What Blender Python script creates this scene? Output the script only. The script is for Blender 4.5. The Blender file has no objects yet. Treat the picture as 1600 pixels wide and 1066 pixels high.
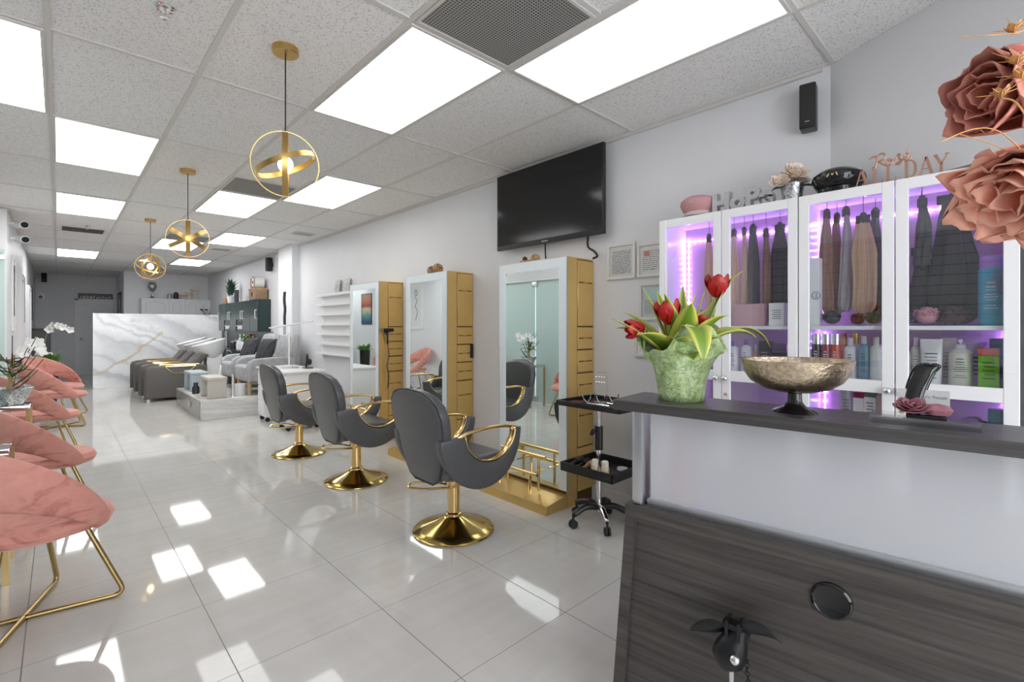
import bpy, bmesh, math, random
from mathutils import Vector, Matrix

C = bpy.context.scene.collection
PI = math.pi
rnd = random.Random(7)

# ------------------------------------------------------------------ camera, world, exposure
EYE, CEIL, WR, WL = 1.33, 2.75, 3.03, -0.45      # eye height, ceiling height, right wall, left wall
FP, CX, HY = 750.0, 800.0, 511.0
CS, SN = 0.7270, 0.6866
cam_d = bpy.data.cameras.new('camera')
cam_d.sensor_width = 36; cam_d.lens = FP / 1600 * 36; cam_d.shift_y = -22 / 1600
cam_d.clip_start = 0.02
cam = bpy.data.objects.new('camera', cam_d); C.objects.link(cam)
cam.location = (0, 0, EYE); cam.rotation_euler = (PI / 2, 0, -math.atan2(SN, CS))
sc = bpy.context.scene
sc.camera = cam
sc.view_settings.view_transform = 'Standard'
sc.view_settings.look = 'None'
sc.view_settings.exposure = 0.37
sc.view_settings.gamma = 1.0
sc.view_settings.use_curve_mapping = False
sc.cycles.max_bounces = 10; sc.cycles.transparent_max_bounces = 16
sc.cycles.diffuse_bounces = 8; sc.cycles.glossy_bounces = 5; sc.cycles.transmission_bounces = 6
sc.cycles.sample_clamp_indirect = 6.0
w = bpy.data.worlds.new('world'); sc.world = w; w.use_nodes = True
bg = w.node_tree.nodes['Background']
bg.inputs[0].default_value = (0.94, 0.965, 1.0, 1); bg.inputs[1].default_value = 5.0
LIGHT_E = 3.4


def ray(px):
    u = (px - CX) / FP
    return SN + CS * u, CS - SN * u
def onX(px, py, X):
    dx, dy = ray(px); t = X / dx
    return t * dy, EYE + (HY - py) / FP * t
def onY(px, py, Y):
    dx, dy = ray(px); t = Y / dy
    return t * dx, EYE + (HY - py) / FP * t
def onZ(px, py, Z):
    dx, dy = ray(px); t = (EYE - Z) / ((py - HY) / FP)
    return t * dx, t * dy


# ------------------------------------------------------------------ mesh builder
def frame_of(d):
    d = Vector(d).normalized()
    a = Vector((0, 0, 1)) if abs(d.z) < 0.9 else Vector((1, 0, 0))
    x = d.cross(a).normalized(); y = d.cross(x).normalized()
    return d, x, y

class MB:
    def __init__(s):
        s.bm = bmesh.new(); s.uv = s.bm.loops.layers.uv.new('uv'); s.M = Matrix()
    def _v(s, p): return s.bm.verts.new(s.M @ Vector(p))
    def box(s, x0, x1, y0, y1, z0, z1, bev=0.0, seg=2, M=None):
        b = bmesh.new()
        bmesh.ops.create_cube(b, size=1.0)
        for v in b.verts:
            v.co = Vector((x0 + (v.co.x + .5) * (x1 - x0), y0 + (v.co.y + .5) * (y1 - y0), z0 + (v.co.z + .5) * (z1 - z0)))
        if bev > 0:
            bmesh.ops.bevel(b, geom=list(b.edges), offset=bev, segments=seg, affect='EDGES', profile=0.6)
        s._merge(b, M); return s
    def _merge(s, b, M=None):
        mm = s.M @ M if M is not None else s.M
        b.verts.index_update()
        vs = [s.bm.verts.new(mm @ v.co) for v in b.verts]
        for f in b.faces:
            try: s.bm.faces.new([vs[v.index] for v in f.verts])
            except ValueError: pass
        b.free()
    def grid(s, fn, nu, nv, cu=False, cv=False):
        U = nu if cu else nu + 1; V = nv if cv else nv + 1
        vs = [[s._v(fn(i / nu, j / nv)) for j in range(V)] for i in range(U)]
        for i in range(nu):
            for j in range(nv):
                q = [(i, j), (i + 1, j), (i + 1, j + 1), (i, j + 1)]
                try: f = s.bm.faces.new([vs[a % U][b % V] for a, b in q])
                except ValueError: continue
                for l, (a, b) in zip(f.loops, q): l[s.uv].uv = (a / nu, b / nv)
        return vs
    def cap(s, vs):
        try: s.bm.faces.new(vs)
        except ValueError: pass
    def tube(s, pts, r, n=8, closed=False, caps=True):
        pts = [Vector(p) for p in pts]; k = len(pts)
        R = r if isinstance(r, (list, tuple)) else [r] * k
        rings = []; x = None
        for i, p in enumerate(pts):
            a = pts[(i - 1) % k] if closed or i > 0 else p
            b = pts[(i + 1) % k] if closed or i < k - 1 else p
            d = (b - a).normalized()
            if x is None: _, x, _y = frame_of(d)
            x = (x - d * x.dot(d)).normalized(); y = d.cross(x)
            rings.append([s._v(p + (x * math.cos(t) + y * math.sin(t)) * R[i]) for t in [2 * PI * j / n for j in range(n)]])
        for i in range(k if closed else k - 1):
            A, B = rings[i], rings[(i + 1) % k]
            for j in range(n): s.cap([A[j], A[(j + 1) % n], B[(j + 1) % n], B[j]])
        if caps and not closed: s.cap(rings[0][::-1]); s.cap(rings[-1])
        return s
    def cyl(s, p0, p1, r0, r1=None, n=16):
        return s.tube([p0, p1], [r0, r0 if r1 is None else r1], n)
    def lathe(s, prof, n=32, c=(0, 0, 0), fn=None, cap=True):
        def f(u, v):
            t = u * 2 * PI; i = min(int(round(v * (len(prof) - 1))), len(prof) - 1); r, z = prof[i]
            if fn: r, z = fn(t, r, z, i)
            return (c[0] + r * math.cos(t), c[1] + r * math.sin(t), c[2] + z)
        vs = s.grid(f, n, len(prof) - 1, cu=True)
        if cap:
            if prof[0][0] > 1e-5: s.cap([vs[i][0] for i in range(n)][::-1])
            if prof[-1][0] > 1e-5: s.cap([vs[i][-1] for i in range(n)])
        return s
    def sphere(s, c, r, sx=1, sy=1, sz=1, n=16):
        def f(u, v):
            t = 2 * PI * u; p = PI * (0.001 + v * 0.998)
            return (c[0] + r * sx * math.sin(p) * math.cos(t), c[1] + r * sy * math.sin(p) * math.sin(t), c[2] - r * sz * math.cos(p))
        s.grid(f, n, n // 2, cu=True); return s
    def prism(s, poly, to3, depth, bev=0.0, seg=2):
        """poly of (a,b); to3(a,b,h) -> 3D, h from 0 to depth"""
        b = bmesh.new()
        lo = [b.verts.new(to3(p[0], p[1], 0)) for p in poly]; hi = [b.verts.new(to3(p[0], p[1], depth)) for p in poly]
        f0 = b.faces.new(lo); f1 = b.faces.new(hi[::-1]); n = len(poly)
        for i in range(n): b.faces.new([lo[i], hi[i], hi[(i + 1) % n], lo[(i + 1) % n]])
        if bev > 0:
            bmesh.ops.recalc_face_normals(b, faces=b.faces)
            bmesh.ops.bevel(b, geom=list(f0.edges) + list(f1.edges), offset=bev, segments=seg, affect='EDGES', profile=0.5)
        s._merge(b); return s
    def ring(s, c, axis, R, wid, th, n=48):
        """flat band ring of radius R about axis, band width wid along the axis"""
        d, x, y = frame_of(axis); c = Vector(c)
        def f(u, v):
            t = 2 * PI * u; k = int(round(v * 4)) % 4
            rr = R + (th / 2 if k in (0, 3) else -th / 2); h = wid / 2 if k in (0, 1) else -wid / 2
            return c + (x * math.cos(t) + y * math.sin(t)) * rr + d * h
        s.grid(f, n, 4, cu=True, cv=True); return s
    def build(s, name, mat=None, parent=None, loc=None, smooth=38, thick=0.0, mats=None):
        bm = s.bm
        bmesh.ops.recalc_face_normals(bm, faces=bm.faces)
        me = bpy.data.meshes.new(name); bm.to_mesh(me); bm.free()
        if smooth:
            for p in me.polygons: p.use_smooth = True
            me.set_sharp_from_angle(angle=math.radians(smooth))
        if mat: me.materials.append(mat)
        o = bpy.data.objects.new(name, me); C.objects.link(o)
        if thick:
            md = o.modifiers.new('solidify', 'SOLIDIFY'); md.thickness = thick; md.offset = 0
        if parent: o.parent = parent
        if loc is not None: o.location = loc
        return o

def tag(o, label, cat, group=None, kind=None):
    o['label'] = label; o['category'] = cat
    if group: o['group'] = group
    if kind: o['kind'] = kind
    return o
def thing(name, label, cat, loc=(0, 0, 0), rz=0, group=None):
    o = bpy.data.objects.new(name, None); C.objects.link(o); o.empty_display_size = 0.1
    o.location = loc; o.rotation_euler = (0, 0, rz)
    return tag(o, label, cat, group)
def struct(o):
    o['kind'] = 'structure'; return o
def dup(root, loc=None, rz=None, label=None, group=None):
    r = root.copy(); C.objects.link(r)
    if loc is not None: r.location = loc
    if rz is not None: r.rotation_euler = (0, 0, rz)
    if label: r['label'] = label
    if group: r['group'] = group
    for ch in list(root.children):
        c = ch.copy(); C.objects.link(c); c.parent = r
        for g in list(ch.children):
            d = g.copy(); C.objects.link(d); d.parent = c
    return r
def smooth_path(pts, k=8, closed=False):
    P = [Vector(p) for p in pts]; n = len(P); out = []
    rng = range(n if closed else n - 1)
    for i in rng:
        g = lambda j: P[j % n] if closed else P[min(max(j, 0), n - 1)]
        p0, p1, p2, p3 = g(i - 1), g(i), g(i + 1), g(i + 2)
        for j in range(k):
            t = j / k
            out.append(0.5 * ((2 * p1) + (p2 - p0) * t + (2 * p0 - 5 * p1 + 4 * p2 - p3) * t * t + (3 * p1 - p0 - 3 * p2 + p3) * t ** 3))
    if not closed: out.append(P[-1])
    return out
def fillet(pts, r, k=5):
    """polyline with rounded corners"""
    P = [Vector(p) for p in pts]; out = [P[0]]
    for i in range(1, len(P) - 1):
        a, b, c = P[i - 1], P[i], P[i + 1]
        r1 = min(r, (a - b).length * .45, (c - b).length * .45)
        s0 = b + (a - b).normalized() * r1; s1 = b + (c - b).normalized() * r1
        for j in range(k + 1):
            t = j / k; out.append(s0 * (1 - t) ** 2 + b * 2 * t * (1 - t) + s1 * t * t)
    out.append(P[-1]); return out


# ------------------------------------------------------------------ materials
def nmat(name):
    m = bpy.data.materials.new(name); m.use_nodes = True
    nt = m.node_tree; return m, nt, nt.nodes['Principled BSDF']
def rgb(c): return (c[0], c[1], c[2], 1)
def s2l(r, g, b):
    f = lambda c: ((c / 255 + .055) / 1.055) ** 2.4 if c > 10 else c / 255 / 12.92
    return (f(r), f(g), f(b))
def math_n(nt, op, a, b=None, c=None):
    n = nt.nodes.new('ShaderNodeMath'); n.operation = op
    for i, v in enumerate((a, b, c)):
        if v is None: continue
        if isinstance(v, (int, float)): n.inputs[i].default_value = v
        else: nt.links.new(v, n.inputs[i])
    return n.outputs[0]
def ramp(nt, fac, stops):
    n = nt.nodes.new('ShaderNodeValToRGB'); nt.links.new(fac, n.inputs[0])
    e = n.color_ramp.elements
    while len(e) < len(stops): e.new(0.5)
    for el, (p, c) in zip(e, stops): el.position = p; el.color = rgb(c) if not isinstance(c, float) else (c, c, c, 1)
    return n.outputs[0]
def coord(nt, kind='Object', scale=(1, 1, 1), rot=(0, 0, 0), loc=(0, 0, 0)):
    t = nt.nodes.new('ShaderNodeTexCoord'); mp = nt.nodes.new('ShaderNodeMapping')
    nt.links.new(t.outputs[kind], mp.inputs[0])
    mp.inputs['Scale'].default_value = scale; mp.inputs['Rotation'].default_value = rot; mp.inputs['Location'].default_value = loc
    return mp.outputs[0]
def noise(nt, vec, scale, detail=3, rough=.5, dist=0.0):
    n = nt.nodes.new('ShaderNodeTexNoise'); nt.links.new(vec, n.inputs['Vector'])
    n.inputs['Scale'].default_value = scale; n.inputs['Detail'].default_value = detail
    n.inputs['Roughness'].default_value = rough; n.inputs['Distortion'].default_value = dist
    return n.outputs['Fac']
def mixc(nt, fac, a, b):
    n = nt.nodes.new('ShaderNodeMix'); n.data_type = 'RGBA'
    if isinstance(fac, (int, float)): n.inputs[0].default_value = fac
    else: nt.links.new(fac, n.inputs[0])
    for i, v in ((6, a), (7, b)):
        if isinstance(v, tuple): n.inputs[i].default_value = rgb(v)
        else: nt.links.new(v, n.inputs[i])
    return n.outputs[2]
def bump(nt, b, h, strength=.2, dist=.01):
    n = nt.nodes.new('ShaderNodeBump'); n.inputs['Strength'].default_value = strength; n.inputs['Distance'].default_value = dist
    nt.links.new(h, n.inputs['Height']); nt.links.new(n.outputs[0], b.inputs['Normal'])
def simple(name, col, rough=.5, metal=0.0, spec=.5, bmp=None, var=0.0, vscale=8, sheen=0, coat=0, trans=0, ior=None, kind='Object'):
    m, nt, b = nmat(name)
    b.inputs['Base Color'].default_value = rgb(col); b.inputs['Roughness'].default_value = rough
    b.inputs['Metallic'].default_value = metal; b.inputs['Specular IOR Level'].default_value = spec
    b.inputs['Sheen Weight'].default_value = sheen; b.inputs['Coat Weight'].default_value = coat
    b.inputs['Transmission Weight'].default_value = trans
    if ior: b.inputs['IOR'].default_value = ior
    if var or bmp:
        f = noise(nt, coord(nt, kind), vscale, 4, .6)
        if var:
            d = tuple(max(0, c * (1 - var)) for c in col); l = tuple(min(1, c * (1 + var * .6)) for c in col)
            nt.links.new(ramp(nt, f, [(.3, d), (.7, l)]), b.inputs['Base Color'])
        if bmp: bump(nt, b, f, bmp[0], bmp[1])
    return m
def emis(name, col, st):
    m, nt, b = nmat(name)
    b.inputs['Base Color'].default_value = (0.8, 0.8, 0.8, 1)
    b.inputs['Emission Color'].default_value = rgb(col); b.inputs['Emission Strength'].default_value = st
    return m

def floor_material():
    m, nt, b = nmat('polished_tile')
    t = nt.nodes.new('ShaderNodeTexCoord'); sp = nt.nodes.new('ShaderNodeSeparateXYZ'); nt.links.new(t.outputs['Object'], sp.inputs[0])
    def line(o, off, p, wd):
        f = math_n(nt, 'FRACT', math_n(nt, 'DIVIDE', math_n(nt, 'SUBTRACT', o, off - 50 * p), p))
        return math_n(nt, 'MAXIMUM', math_n(nt, 'LESS_THAN', f, wd / p), math_n(nt, 'GREATER_THAN', f, 1 - wd / p))
    g = math_n(nt, 'MAXIMUM', line(sp.outputs[0], .502, .607, .0021), line(sp.outputs[1], 1.455, .611, .0016))
    v = noise(nt, coord(nt, 'Object', (2.2, .5, 1)), 2.2, 5, .6, .6)
    v2 = noise(nt, coord(nt, 'Object', (.9, 7, 1)), 1.5, 4, .5)
    c = mixc(nt, .35, ramp(nt, v, [(.3, (.53, .515, .485)), (.7, (.61, .595, .57))]), ramp(nt, v2, [(.35, (.52, .50, .47)), (.65, (.61, .595, .57))]))
    nt.links.new(mixc(nt, g, c, (.2, .19, .18)), b.inputs['Base Color'])
    nt.links.new(math_n(nt, 'MULTIPLY_ADD', g, .4, .045), b.inputs['Roughness'])
    b.inputs['Specular IOR Level'].default_value = .40
    w1 = noise(nt, coord(nt, 'Object'), 3.0, 2, .4)
    bump(nt, b, w1, .012, .02)
    return m
def ceiling_material():
    m, nt, b = nmat('mineral_fibre_tile')
    n = noise(nt, coord(nt), 150, 3, .6); n2 = noise(nt, coord(nt), 55, 2, .5); n3 = noise(nt, coord(nt), .6, 2)
    base = ramp(nt, n3, [(.3, (.76, .755, .75)), (.7, (.81, .805, .80))])
    pit = math_n(nt, 'MULTIPLY', math_n(nt, 'GREATER_THAN', n, .585), math_n(nt, 'GREATER_THAN', n2, .42))
    nt.links.new(mixc(nt, pit, base, (.45, .44, .435)), b.inputs['Base Color'])
    b.inputs['Roughness'].default_value = .95; b.inputs['Specular IOR Level'].default_value = .1
    return m
def marble_material(name='marble', gold=True, sc_=1.0, axes=(1, 1, 1), base=((.72, .74, .76), (.84, .85, .86))):
    m, nt, b = nmat(name)
    c = coord(nt, 'Object', axes)
    cl = noise(nt, c, 1.6 * sc_, 5, .6)
    wb = math_n(nt, 'SUBTRACT', noise(nt, c, 1.1 * sc_, 6, .62), .5)
    sp = nt.nodes.new('ShaderNodeSeparateXYZ'); nt.links.new(c, sp.inputs[0])
    q = math_n(nt, 'ADD', math_n(nt, 'MULTIPLY', sp.outputs[0], .50), math_n(nt, 'ADD', math_n(nt, 'MULTIPLY', sp.outputs[1], .4), sp.outputs[2]))
    q = math_n(nt, 'MULTIPLY_ADD', wb, .75, q)
    col = ramp(nt, cl, [(.3, base[0]), (.65, base[1])])
    for k, off, w_, a_ in ((1.1 * sc_, .1, .26, .40), (2.1 * sc_, .37, .14, .42), (.85 * sc_, .72, .05, .6)):
        f = math_n(nt, 'ABSOLUTE', math_n(nt, 'SUBTRACT', math_n(nt, 'FRACT', math_n(nt, 'MULTIPLY_ADD', q, k, off)), .5))
        col = mixc(nt, ramp(nt, f, [(0, a_), (w_, 0.0)]), col, (.40, .42, .44))
    if gold:
        wb2 = math_n(nt, 'SUBTRACT', noise(nt, c, 1.5, 5, .6), .5)
        g = math_n(nt, 'MULTIPLY_ADD', wb2, .55, math_n(nt, 'SUBTRACT', sp.outputs[2], math_n(nt, 'MULTIPLY', sp.outputs[0], .72)))
        for off, w_ in ((.10, .045), (1.35, .03)):
            f = math_n(nt, 'ABSOLUTE', math_n(nt, 'ADD', g, off))
            col = mixc(nt, math_n(nt, 'MULTIPLY', ramp(nt, f, [(0, .75), (w_, 0.0)]), math_n(nt, 'LESS_THAN', sp.outputs[0], 1.75)), col, (.52, .41, .24))
    nt.links.new(col, b.inputs['Base Color']); b.inputs['Roughness'].default_value = .12
    return m
def streak_material(name, dark, light, scale=(60, 1.6, 60), rough=.42, nscale=2.0, kind='Object', metal=0):
    m, nt, b = nmat(name)
    c = coord(nt, kind, scale)
    n = noise(nt, c, nscale, 5, .65); n2 = noise(nt, coord(nt, kind, tuple(s * .3 for s in scale)), nscale, 2)
    f = math_n(nt, 'ADD', math_n(nt, 'MULTIPLY', n, .65), math_n(nt, 'MULTIPLY', n2, .35))
    nt.links.new(ramp(nt, f, [(.32, dark), (.68, light)]), b.inputs['Base Color'])
    b.inputs['Roughness'].default_value = rough; b.inputs['Metallic'].default_value = metal
    bump(nt, b, n, .08, .002)
    return m
def velvet_material():
    m, nt, b = nmat('pink_velvet')
    n = noise(nt, coord(nt, 'Object', (1, 1, 1.8)), 7, 5, .65, .8)
    n2 = noise(nt, coord(nt, 'Object'), 2.6, 2)
    f = math_n(nt, 'ADD', math_n(nt, 'MULTIPLY', n, .6), math_n(nt, 'MULTIPLY', n2, .4))
    nt.links.new(ramp(nt, f, [(.34, (.33, .12, .10)), (.46, (.58, .26, .215)), (.7, (.67, .335, .28))]), b.inputs['Base Color'])
    b.inputs['Roughness'].default_value = .8; b.inputs['Sheen Weight'].default_value = .5
    b.inputs['Sheen Tint'].default_value = (1, .75, .7, 1); b.inputs['Sheen Roughness'].default_value = .35
    b.inputs['Specular IOR Level'].default_value = .15
    return m
def glass_material(name, tint=(.96, .98, .98), refl=.9):
    m, nt, b = nmat(name); nt.nodes.remove(b)
    tr = nt.nodes.new('ShaderNodeBsdfTransparent'); tr.inputs[0].default_value = rgb(tint)
    gl = nt.nodes.new('ShaderNodeBsdfGlossy'); gl.inputs['Roughness'].default_value = .005
    lw = nt.nodes.new('ShaderNodeLayerWeight'); lw.inputs[0].default_value = .5
    fr = math_n(nt, 'MULTIPLY_ADD', math_n(nt, 'POWER', lw.outputs['Facing'], 4.0), .85, .10)
    mx = nt.nodes.new('ShaderNodeMixShader')
    nt.links.new(math_n(nt, 'MULTIPLY', fr, refl), mx.inputs[0])
    nt.links.new(tr.outputs[0], mx.inputs[1]); nt.links.new(gl.outputs[0], mx.inputs[2])
    nt.links.new(mx.outputs[0], nt.nodes['Material Output'].inputs[0])
    return m
def frosted_panel_material():
    m, nt, b = nmat('frosted_acrylic'); nt.nodes.remove(b)
    d = nt.nodes.new('ShaderNodeBsdfDiffuse'); d.inputs[0].default_value = (.80, .81, .83, 1)
    t = nt.nodes.new('ShaderNodeBsdfTranslucent'); t.inputs[0].default_value = (.85, .86, .88, 1)
    r = nt.nodes.new('ShaderNodeBsdfRefraction'); r.inputs[0].default_value = (.9, .9, .92, 1); r.inputs['Roughness'].default_value = .22; r.inputs['IOR'].default_value = 1.12
    g = nt.nodes.new('ShaderNodeBsdfGlossy'); g.inputs['Roughness'].default_value = .35
    m1 = nt.nodes.new('ShaderNodeMixShader'); m1.inputs[0].default_value = .35
    m2 = nt.nodes.new('ShaderNodeMixShader'); m2.inputs[0].default_value = .38
    m3 = nt.nodes.new('ShaderNodeMixShader'); m3.inputs[0].default_value = .04
    L = nt.links.new
    L(d.outputs[0], m1.inputs[1]); L(t.outputs[0], m1.inputs[2]); L(m1.outputs[0], m2.inputs[1]); L(r.outputs[0], m2.inputs[2])
    L(m2.outputs[0], m3.inputs[1]); L(g.outputs[0], m3.inputs[2]); L(m3.outputs[0], nt.nodes['Material Output'].inputs[0])
    return m
def paper_material(name, paper, ink, rows=26, blob=None):
    m, nt, b = nmat(name)
    t = nt.nodes.new('ShaderNodeTexCoord'); sp = nt.nodes.new('ShaderNodeSeparateXYZ'); nt.links.new(t.outputs['Generated'], sp.inputs[0])
    f = math_n(nt, 'FRACT', math_n(nt, 'MULTIPLY', sp.outputs[2], rows))
    word = noise(nt, coord(nt, 'Generated', (1, 22, rows)), 1.6, 1)
    l = math_n(nt, 'MULTIPLY', math_n(nt, 'LESS_THAN', f, .5), math_n(nt, 'GREATER_THAN', word, .45))
    mg = math_n(nt, 'MULTIPLY', math_n(nt, 'GREATER_THAN', sp.outputs[1], .1), math_n(nt, 'LESS_THAN', sp.outputs[1], .9))
    mz = math_n(nt, 'MULTIPLY', math_n(nt, 'GREATER_THAN', sp.outputs[2], .1), math_n(nt, 'LESS_THAN', sp.outputs[2], .86))
    l = math_n(nt, 'MULTIPLY', l, math_n(nt, 'MULTIPLY', mg, mz))
    c = mixc(nt, l, paper, ink)
    if blob:
        col, y0, y1, z0, z1 = blob
        k = math_n(nt, 'MULTIPLY', math_n(nt, 'MULTIPLY', math_n(nt, 'GREATER_THAN', sp.outputs[1], y0), math_n(nt, 'LESS_THAN', sp.outputs[1], y1)),
                   math_n(nt, 'MULTIPLY', math_n(nt, 'GREATER_THAN', sp.outputs[2], z0), math_n(nt, 'LESS_THAN', sp.outputs[2], z1)))
        c = mixc(nt, k, c, col)
    nt.links.new(c, b.inputs['Base Color']); b.inputs['Roughness'].default_value = .25
    return m
def leaf_material(name, mid, edge):
    m, nt, b = nmat(name)
    t = nt.nodes.new('ShaderNodeTexCoord'); sp = nt.nodes.new('ShaderNodeSeparateXYZ'); nt.links.new(t.outputs['UV'], sp.inputs[0])
    e = math_n(nt, 'ABSOLUTE', math_n(nt, 'SUBTRACT', sp.outputs[0], .5))
    st = noise(nt, coord(nt, 'UV', (18, 1, 1)), 2, 2)
    e = math_n(nt, 'ADD', e, math_n(nt, 'MULTIPLY', math_n(nt, 'SUBTRACT', st, .5), .25))
    nt.links.new(ramp(nt, e, [(.2, mid), (.42, edge)]), b.inputs['Base Color'])
    b.inputs['Roughness'].default_value = .4
    return m
def egg_crate_material():
    m, nt, b = nmat('perforated_grille')
    t = nt.nodes.new('ShaderNodeTexCoord'); sp = nt.nodes.new('ShaderNodeSeparateXYZ'); nt.links.new(t.outputs['Object'], sp.inputs[0])
    fx = math_n(nt, 'FRACT', math_n(nt, 'MULTIPLY', sp.outputs[0], 70)); fy = math_n(nt, 'FRACT', math_n(nt, 'MULTIPLY', sp.outputs[1], 70))
    g = math_n(nt, 'MAXIMUM', math_n(nt, 'LESS_THAN', fx, .35), math_n(nt, 'LESS_THAN', fy, .35))
    nt.links.new(mixc(nt, g, (.06, .06, .055), (.34, .335, .32)), b.inputs['Base Color'])
    b.inputs['Roughness'].default_value = .6
    return m
def painting_material():
    m, nt, b = nmat('abstract_painting')
    t = nt.nodes.new('ShaderNodeTexCoord'); sp = nt.nodes.new('ShaderNodeSeparateXYZ'); nt.links.new(t.outputs['Generated'], sp.inputs[0])
    f = math_n(nt, 'ADD', sp.outputs[2], math_n(nt, 'MULTIPLY', math_n(nt, 'SUBTRACT', noise(nt, coord(nt, 'Generated'), 7, 4), .5), .35))
    nt.links.new(ramp(nt, f, [(.08, (.03, .08, .16)), (.28, (.10, .25, .30)), (.42, (.45, .40, .16)), (.52, (.45, .45, .42)), (.58, (.28, .04, .05)), (.75, (.45, .16, .10)), (.9, (.34, .22, .16))]), b.inputs['Base Color'])
    return m

M = {}
M['floor'] = floor_material()
M['ceil'] = ceiling_material()
M['wall'] = simple('grey_wall_paint', (.68, .685, .705), .45, spec=.35, var=.03, vscale=1.5)
M['wall_white'] = simple('white_wall_paint', (.74, .75, .765), .4, var=.03, vscale=2)
M['tbar'] = simple('grid_metal', (.60, .585, .56), .45)
M['trim'] = simple('trim_white', (.74, .74, .75), .35)
M['white'] = simple('white_lacquer', (.80, .80, .81), .28)
M['white_matte'] = simple('white_matte', (.78, .78, .78), .6)
M['white_plastic'] = simple('white_plastic', (.78, .78, .79), .3)
M['panel'] = emis('light_diffuser', (1, 1, 1), LIGHT_E)
M['panel_far'] = emis('light_diffuser_far', (1, 1, 1), LIGHT_E * 2.8)
M['gold'] = simple('polished_gold', (.72, .44, .13), .16, 1.0, var=.1, vscale=5)
M['gold_bright'] = simple('bright_gold', (.80, .56, .24), .14, 1.0)
M['gold_panel'] = simple('gold_panel', (.74, .51, .19), .28, .65, var=.08, vscale=3)
M['gold_dark'] = simple('gold_recess', (.14, .075, .02), .4, .5)
M['gold_satin'] = simple('satin_gold', (.60, .40, .14), .34, 1.0)
M['gold_leg'] = simple('aged_brass', (.50, .37, .17), .3, 1.0)
M['base_gold'] = simple('base_gold', (.52, .38, .13), .16, 1.0)
M['chrome'] = simple('chrome', (.78, .78, .80), .1, 1.0)
M['alu'] = simple('brushed_aluminium', (.62, .64, .66), .3, 1.0)
M['mirror'] = simple('mirror_glass', (.80, .86, .85), .012, 1.0)
M['mirror_border'] = simple('frosted_mirror_border', (.72, .78, .80), .3, .2)
M['leather'] = simple('grey_leather', (.085, .086, .09), .33, bmp=(.12, .003), var=.12, vscale=60)
M['leather_taupe'] = simple('taupe_leather', (.105, .098, .09), .45, bmp=(.1, .003), var=.1, vscale=50)
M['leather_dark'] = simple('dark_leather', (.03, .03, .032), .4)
M['velvet'] = velvet_material()
M['black'] = simple('black_plastic', (.012, .012, .013), .35)
M['black_gloss'] = simple('black_gloss', (.008, .008, .009), .08)
M['black_metal'] = simple('black_cast_metal', (.03, .031, .033), .3, .7)
M['screen'] = simple('tv_screen', (.010, .010, .011), .12, spec=.45)
M['cord'] = simple('black_cord', (.015, .015, .015), .6)
M['rubber'] = simple('rubber', (.02, .02, .02), .7)
M['laminate'] = streak_material('dark_wood_laminate', (.020, .0175, .016), (.092, .080, .073), (42, 1.3, 42), .42)
M['laminate_top'] = streak_material('dark_laminate_top', (.028, .026, .025), (.085, .08, .077), (60, 1.3, 60), .33)
M['frost'] = frosted_panel_material()
M['glass'] = glass_material('cabinet_glass')
M['acrylic'] = glass_material('clear_acrylic', (.975, .985, .985), 1.0)
M['frost_glass'] = simple('frosted_green_glass', (.50, .62, .60), .22, spec=.6)
M['marble'] = marble_material('marble_slab', True, 1.1)
M['marble_step'] = marble_material('marble_step', False, 1.6, (.5, .5, 3.5), ((.60, .59, .57), (.76, .75, .73)))
M['marble_wall'] = marble_material('marble_wall', False, 1.8, (1, 3, 1), ((.42, .41, .40), (.60, .59, .58)))
M['fabric_grey'] = simple('grey_slipcover', (.40, .405, .415), .9, spec=.15, var=.2, vscale=12, bmp=(.4, .02))
M['pillow'] = simple('charcoal_ruched_fabric', (.035, .037, .042), .85, bmp=(.9, .02), var=.4, vscale=22)
M['oak'] = streak_material('light_wood', (.42, .25, .12), (.58, .38, .21), (40, 40, 2), .5)
M['green_cab'] = simple('dark_green_lacquer', (.014, .034, .033), .25)
M['petal_peach'] = simple('peach_foam_petal', (.88, .44, .32), .5, var=.22, vscale=8, sheen=.2)
M['petal_rose'] = simple('dusty_rose_petal', (.60, .235, .18), .40, var=.3, vscale=8)
M['petal_cream'] = simple('cream_petal', (.84, .72, .62), .6, var=.2, vscale=30)
M['petal_mauve'] = simple('mauve_petal', (.36, .14, .18), .45, var=.25, vscale=40)
M['petal_red'] = simple('red_petal', (.42, .012, .012), .4, var=.4, vscale=40)
M['petal_white'] = simple('white_petal', (.82, .82, .80), .5)
M['dry_gold'] = simple('dried_gold_seed', (.56, .27, .08), .5, var=.3, vscale=30)
M['leaf_tulip'] = leaf_material('tulip_leaf', (.15, .26, .025), (.56, .55, .10))
M['leaf'] = leaf_material('leaf_green', (.05, .16, .02), (.12, .26, .05))
M['leaf_dark'] = leaf_material('leaf_dark_green', (.015, .045, .03), (.03, .08, .05))
def foil_material():
    m, nt, b = nmat('green_printed_foil')
    c = coord(nt, 'Object'); n = noise(nt, c, 26, 5, .7, 1.5)
    v = math_n(nt, 'ABSOLUTE', math_n(nt, 'SUBTRACT', noise(nt, c, 17, 4, .6, 2.0), .5))
    colr = ramp(nt, n, [(.3, (.20, .33, .10)), (.5, (.42, .55, .25)), (.7, (.62, .70, .48))])
    nt.links.new(mixc(nt, ramp(nt, v, [(0, .75), (.03, 0.0)]), colr, (.07, .12, .04)), b.inputs['Base Color'])
    b.inputs['Roughness'].default_value = .3; bump(nt, b, n, .5, .01)
    return m
M['foil'] = foil_material()
M['bowl'] = simple('hammered_silver_gold', (.66, .54, .40), .22, 1.0, var=.4, vscale=85, bmp=(.7, .004))
M['silver'] = simple('silver_glitter', (.46, .46, .47), .35, .5, var=.2, vscale=120, bmp=(.4, .002))
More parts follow.
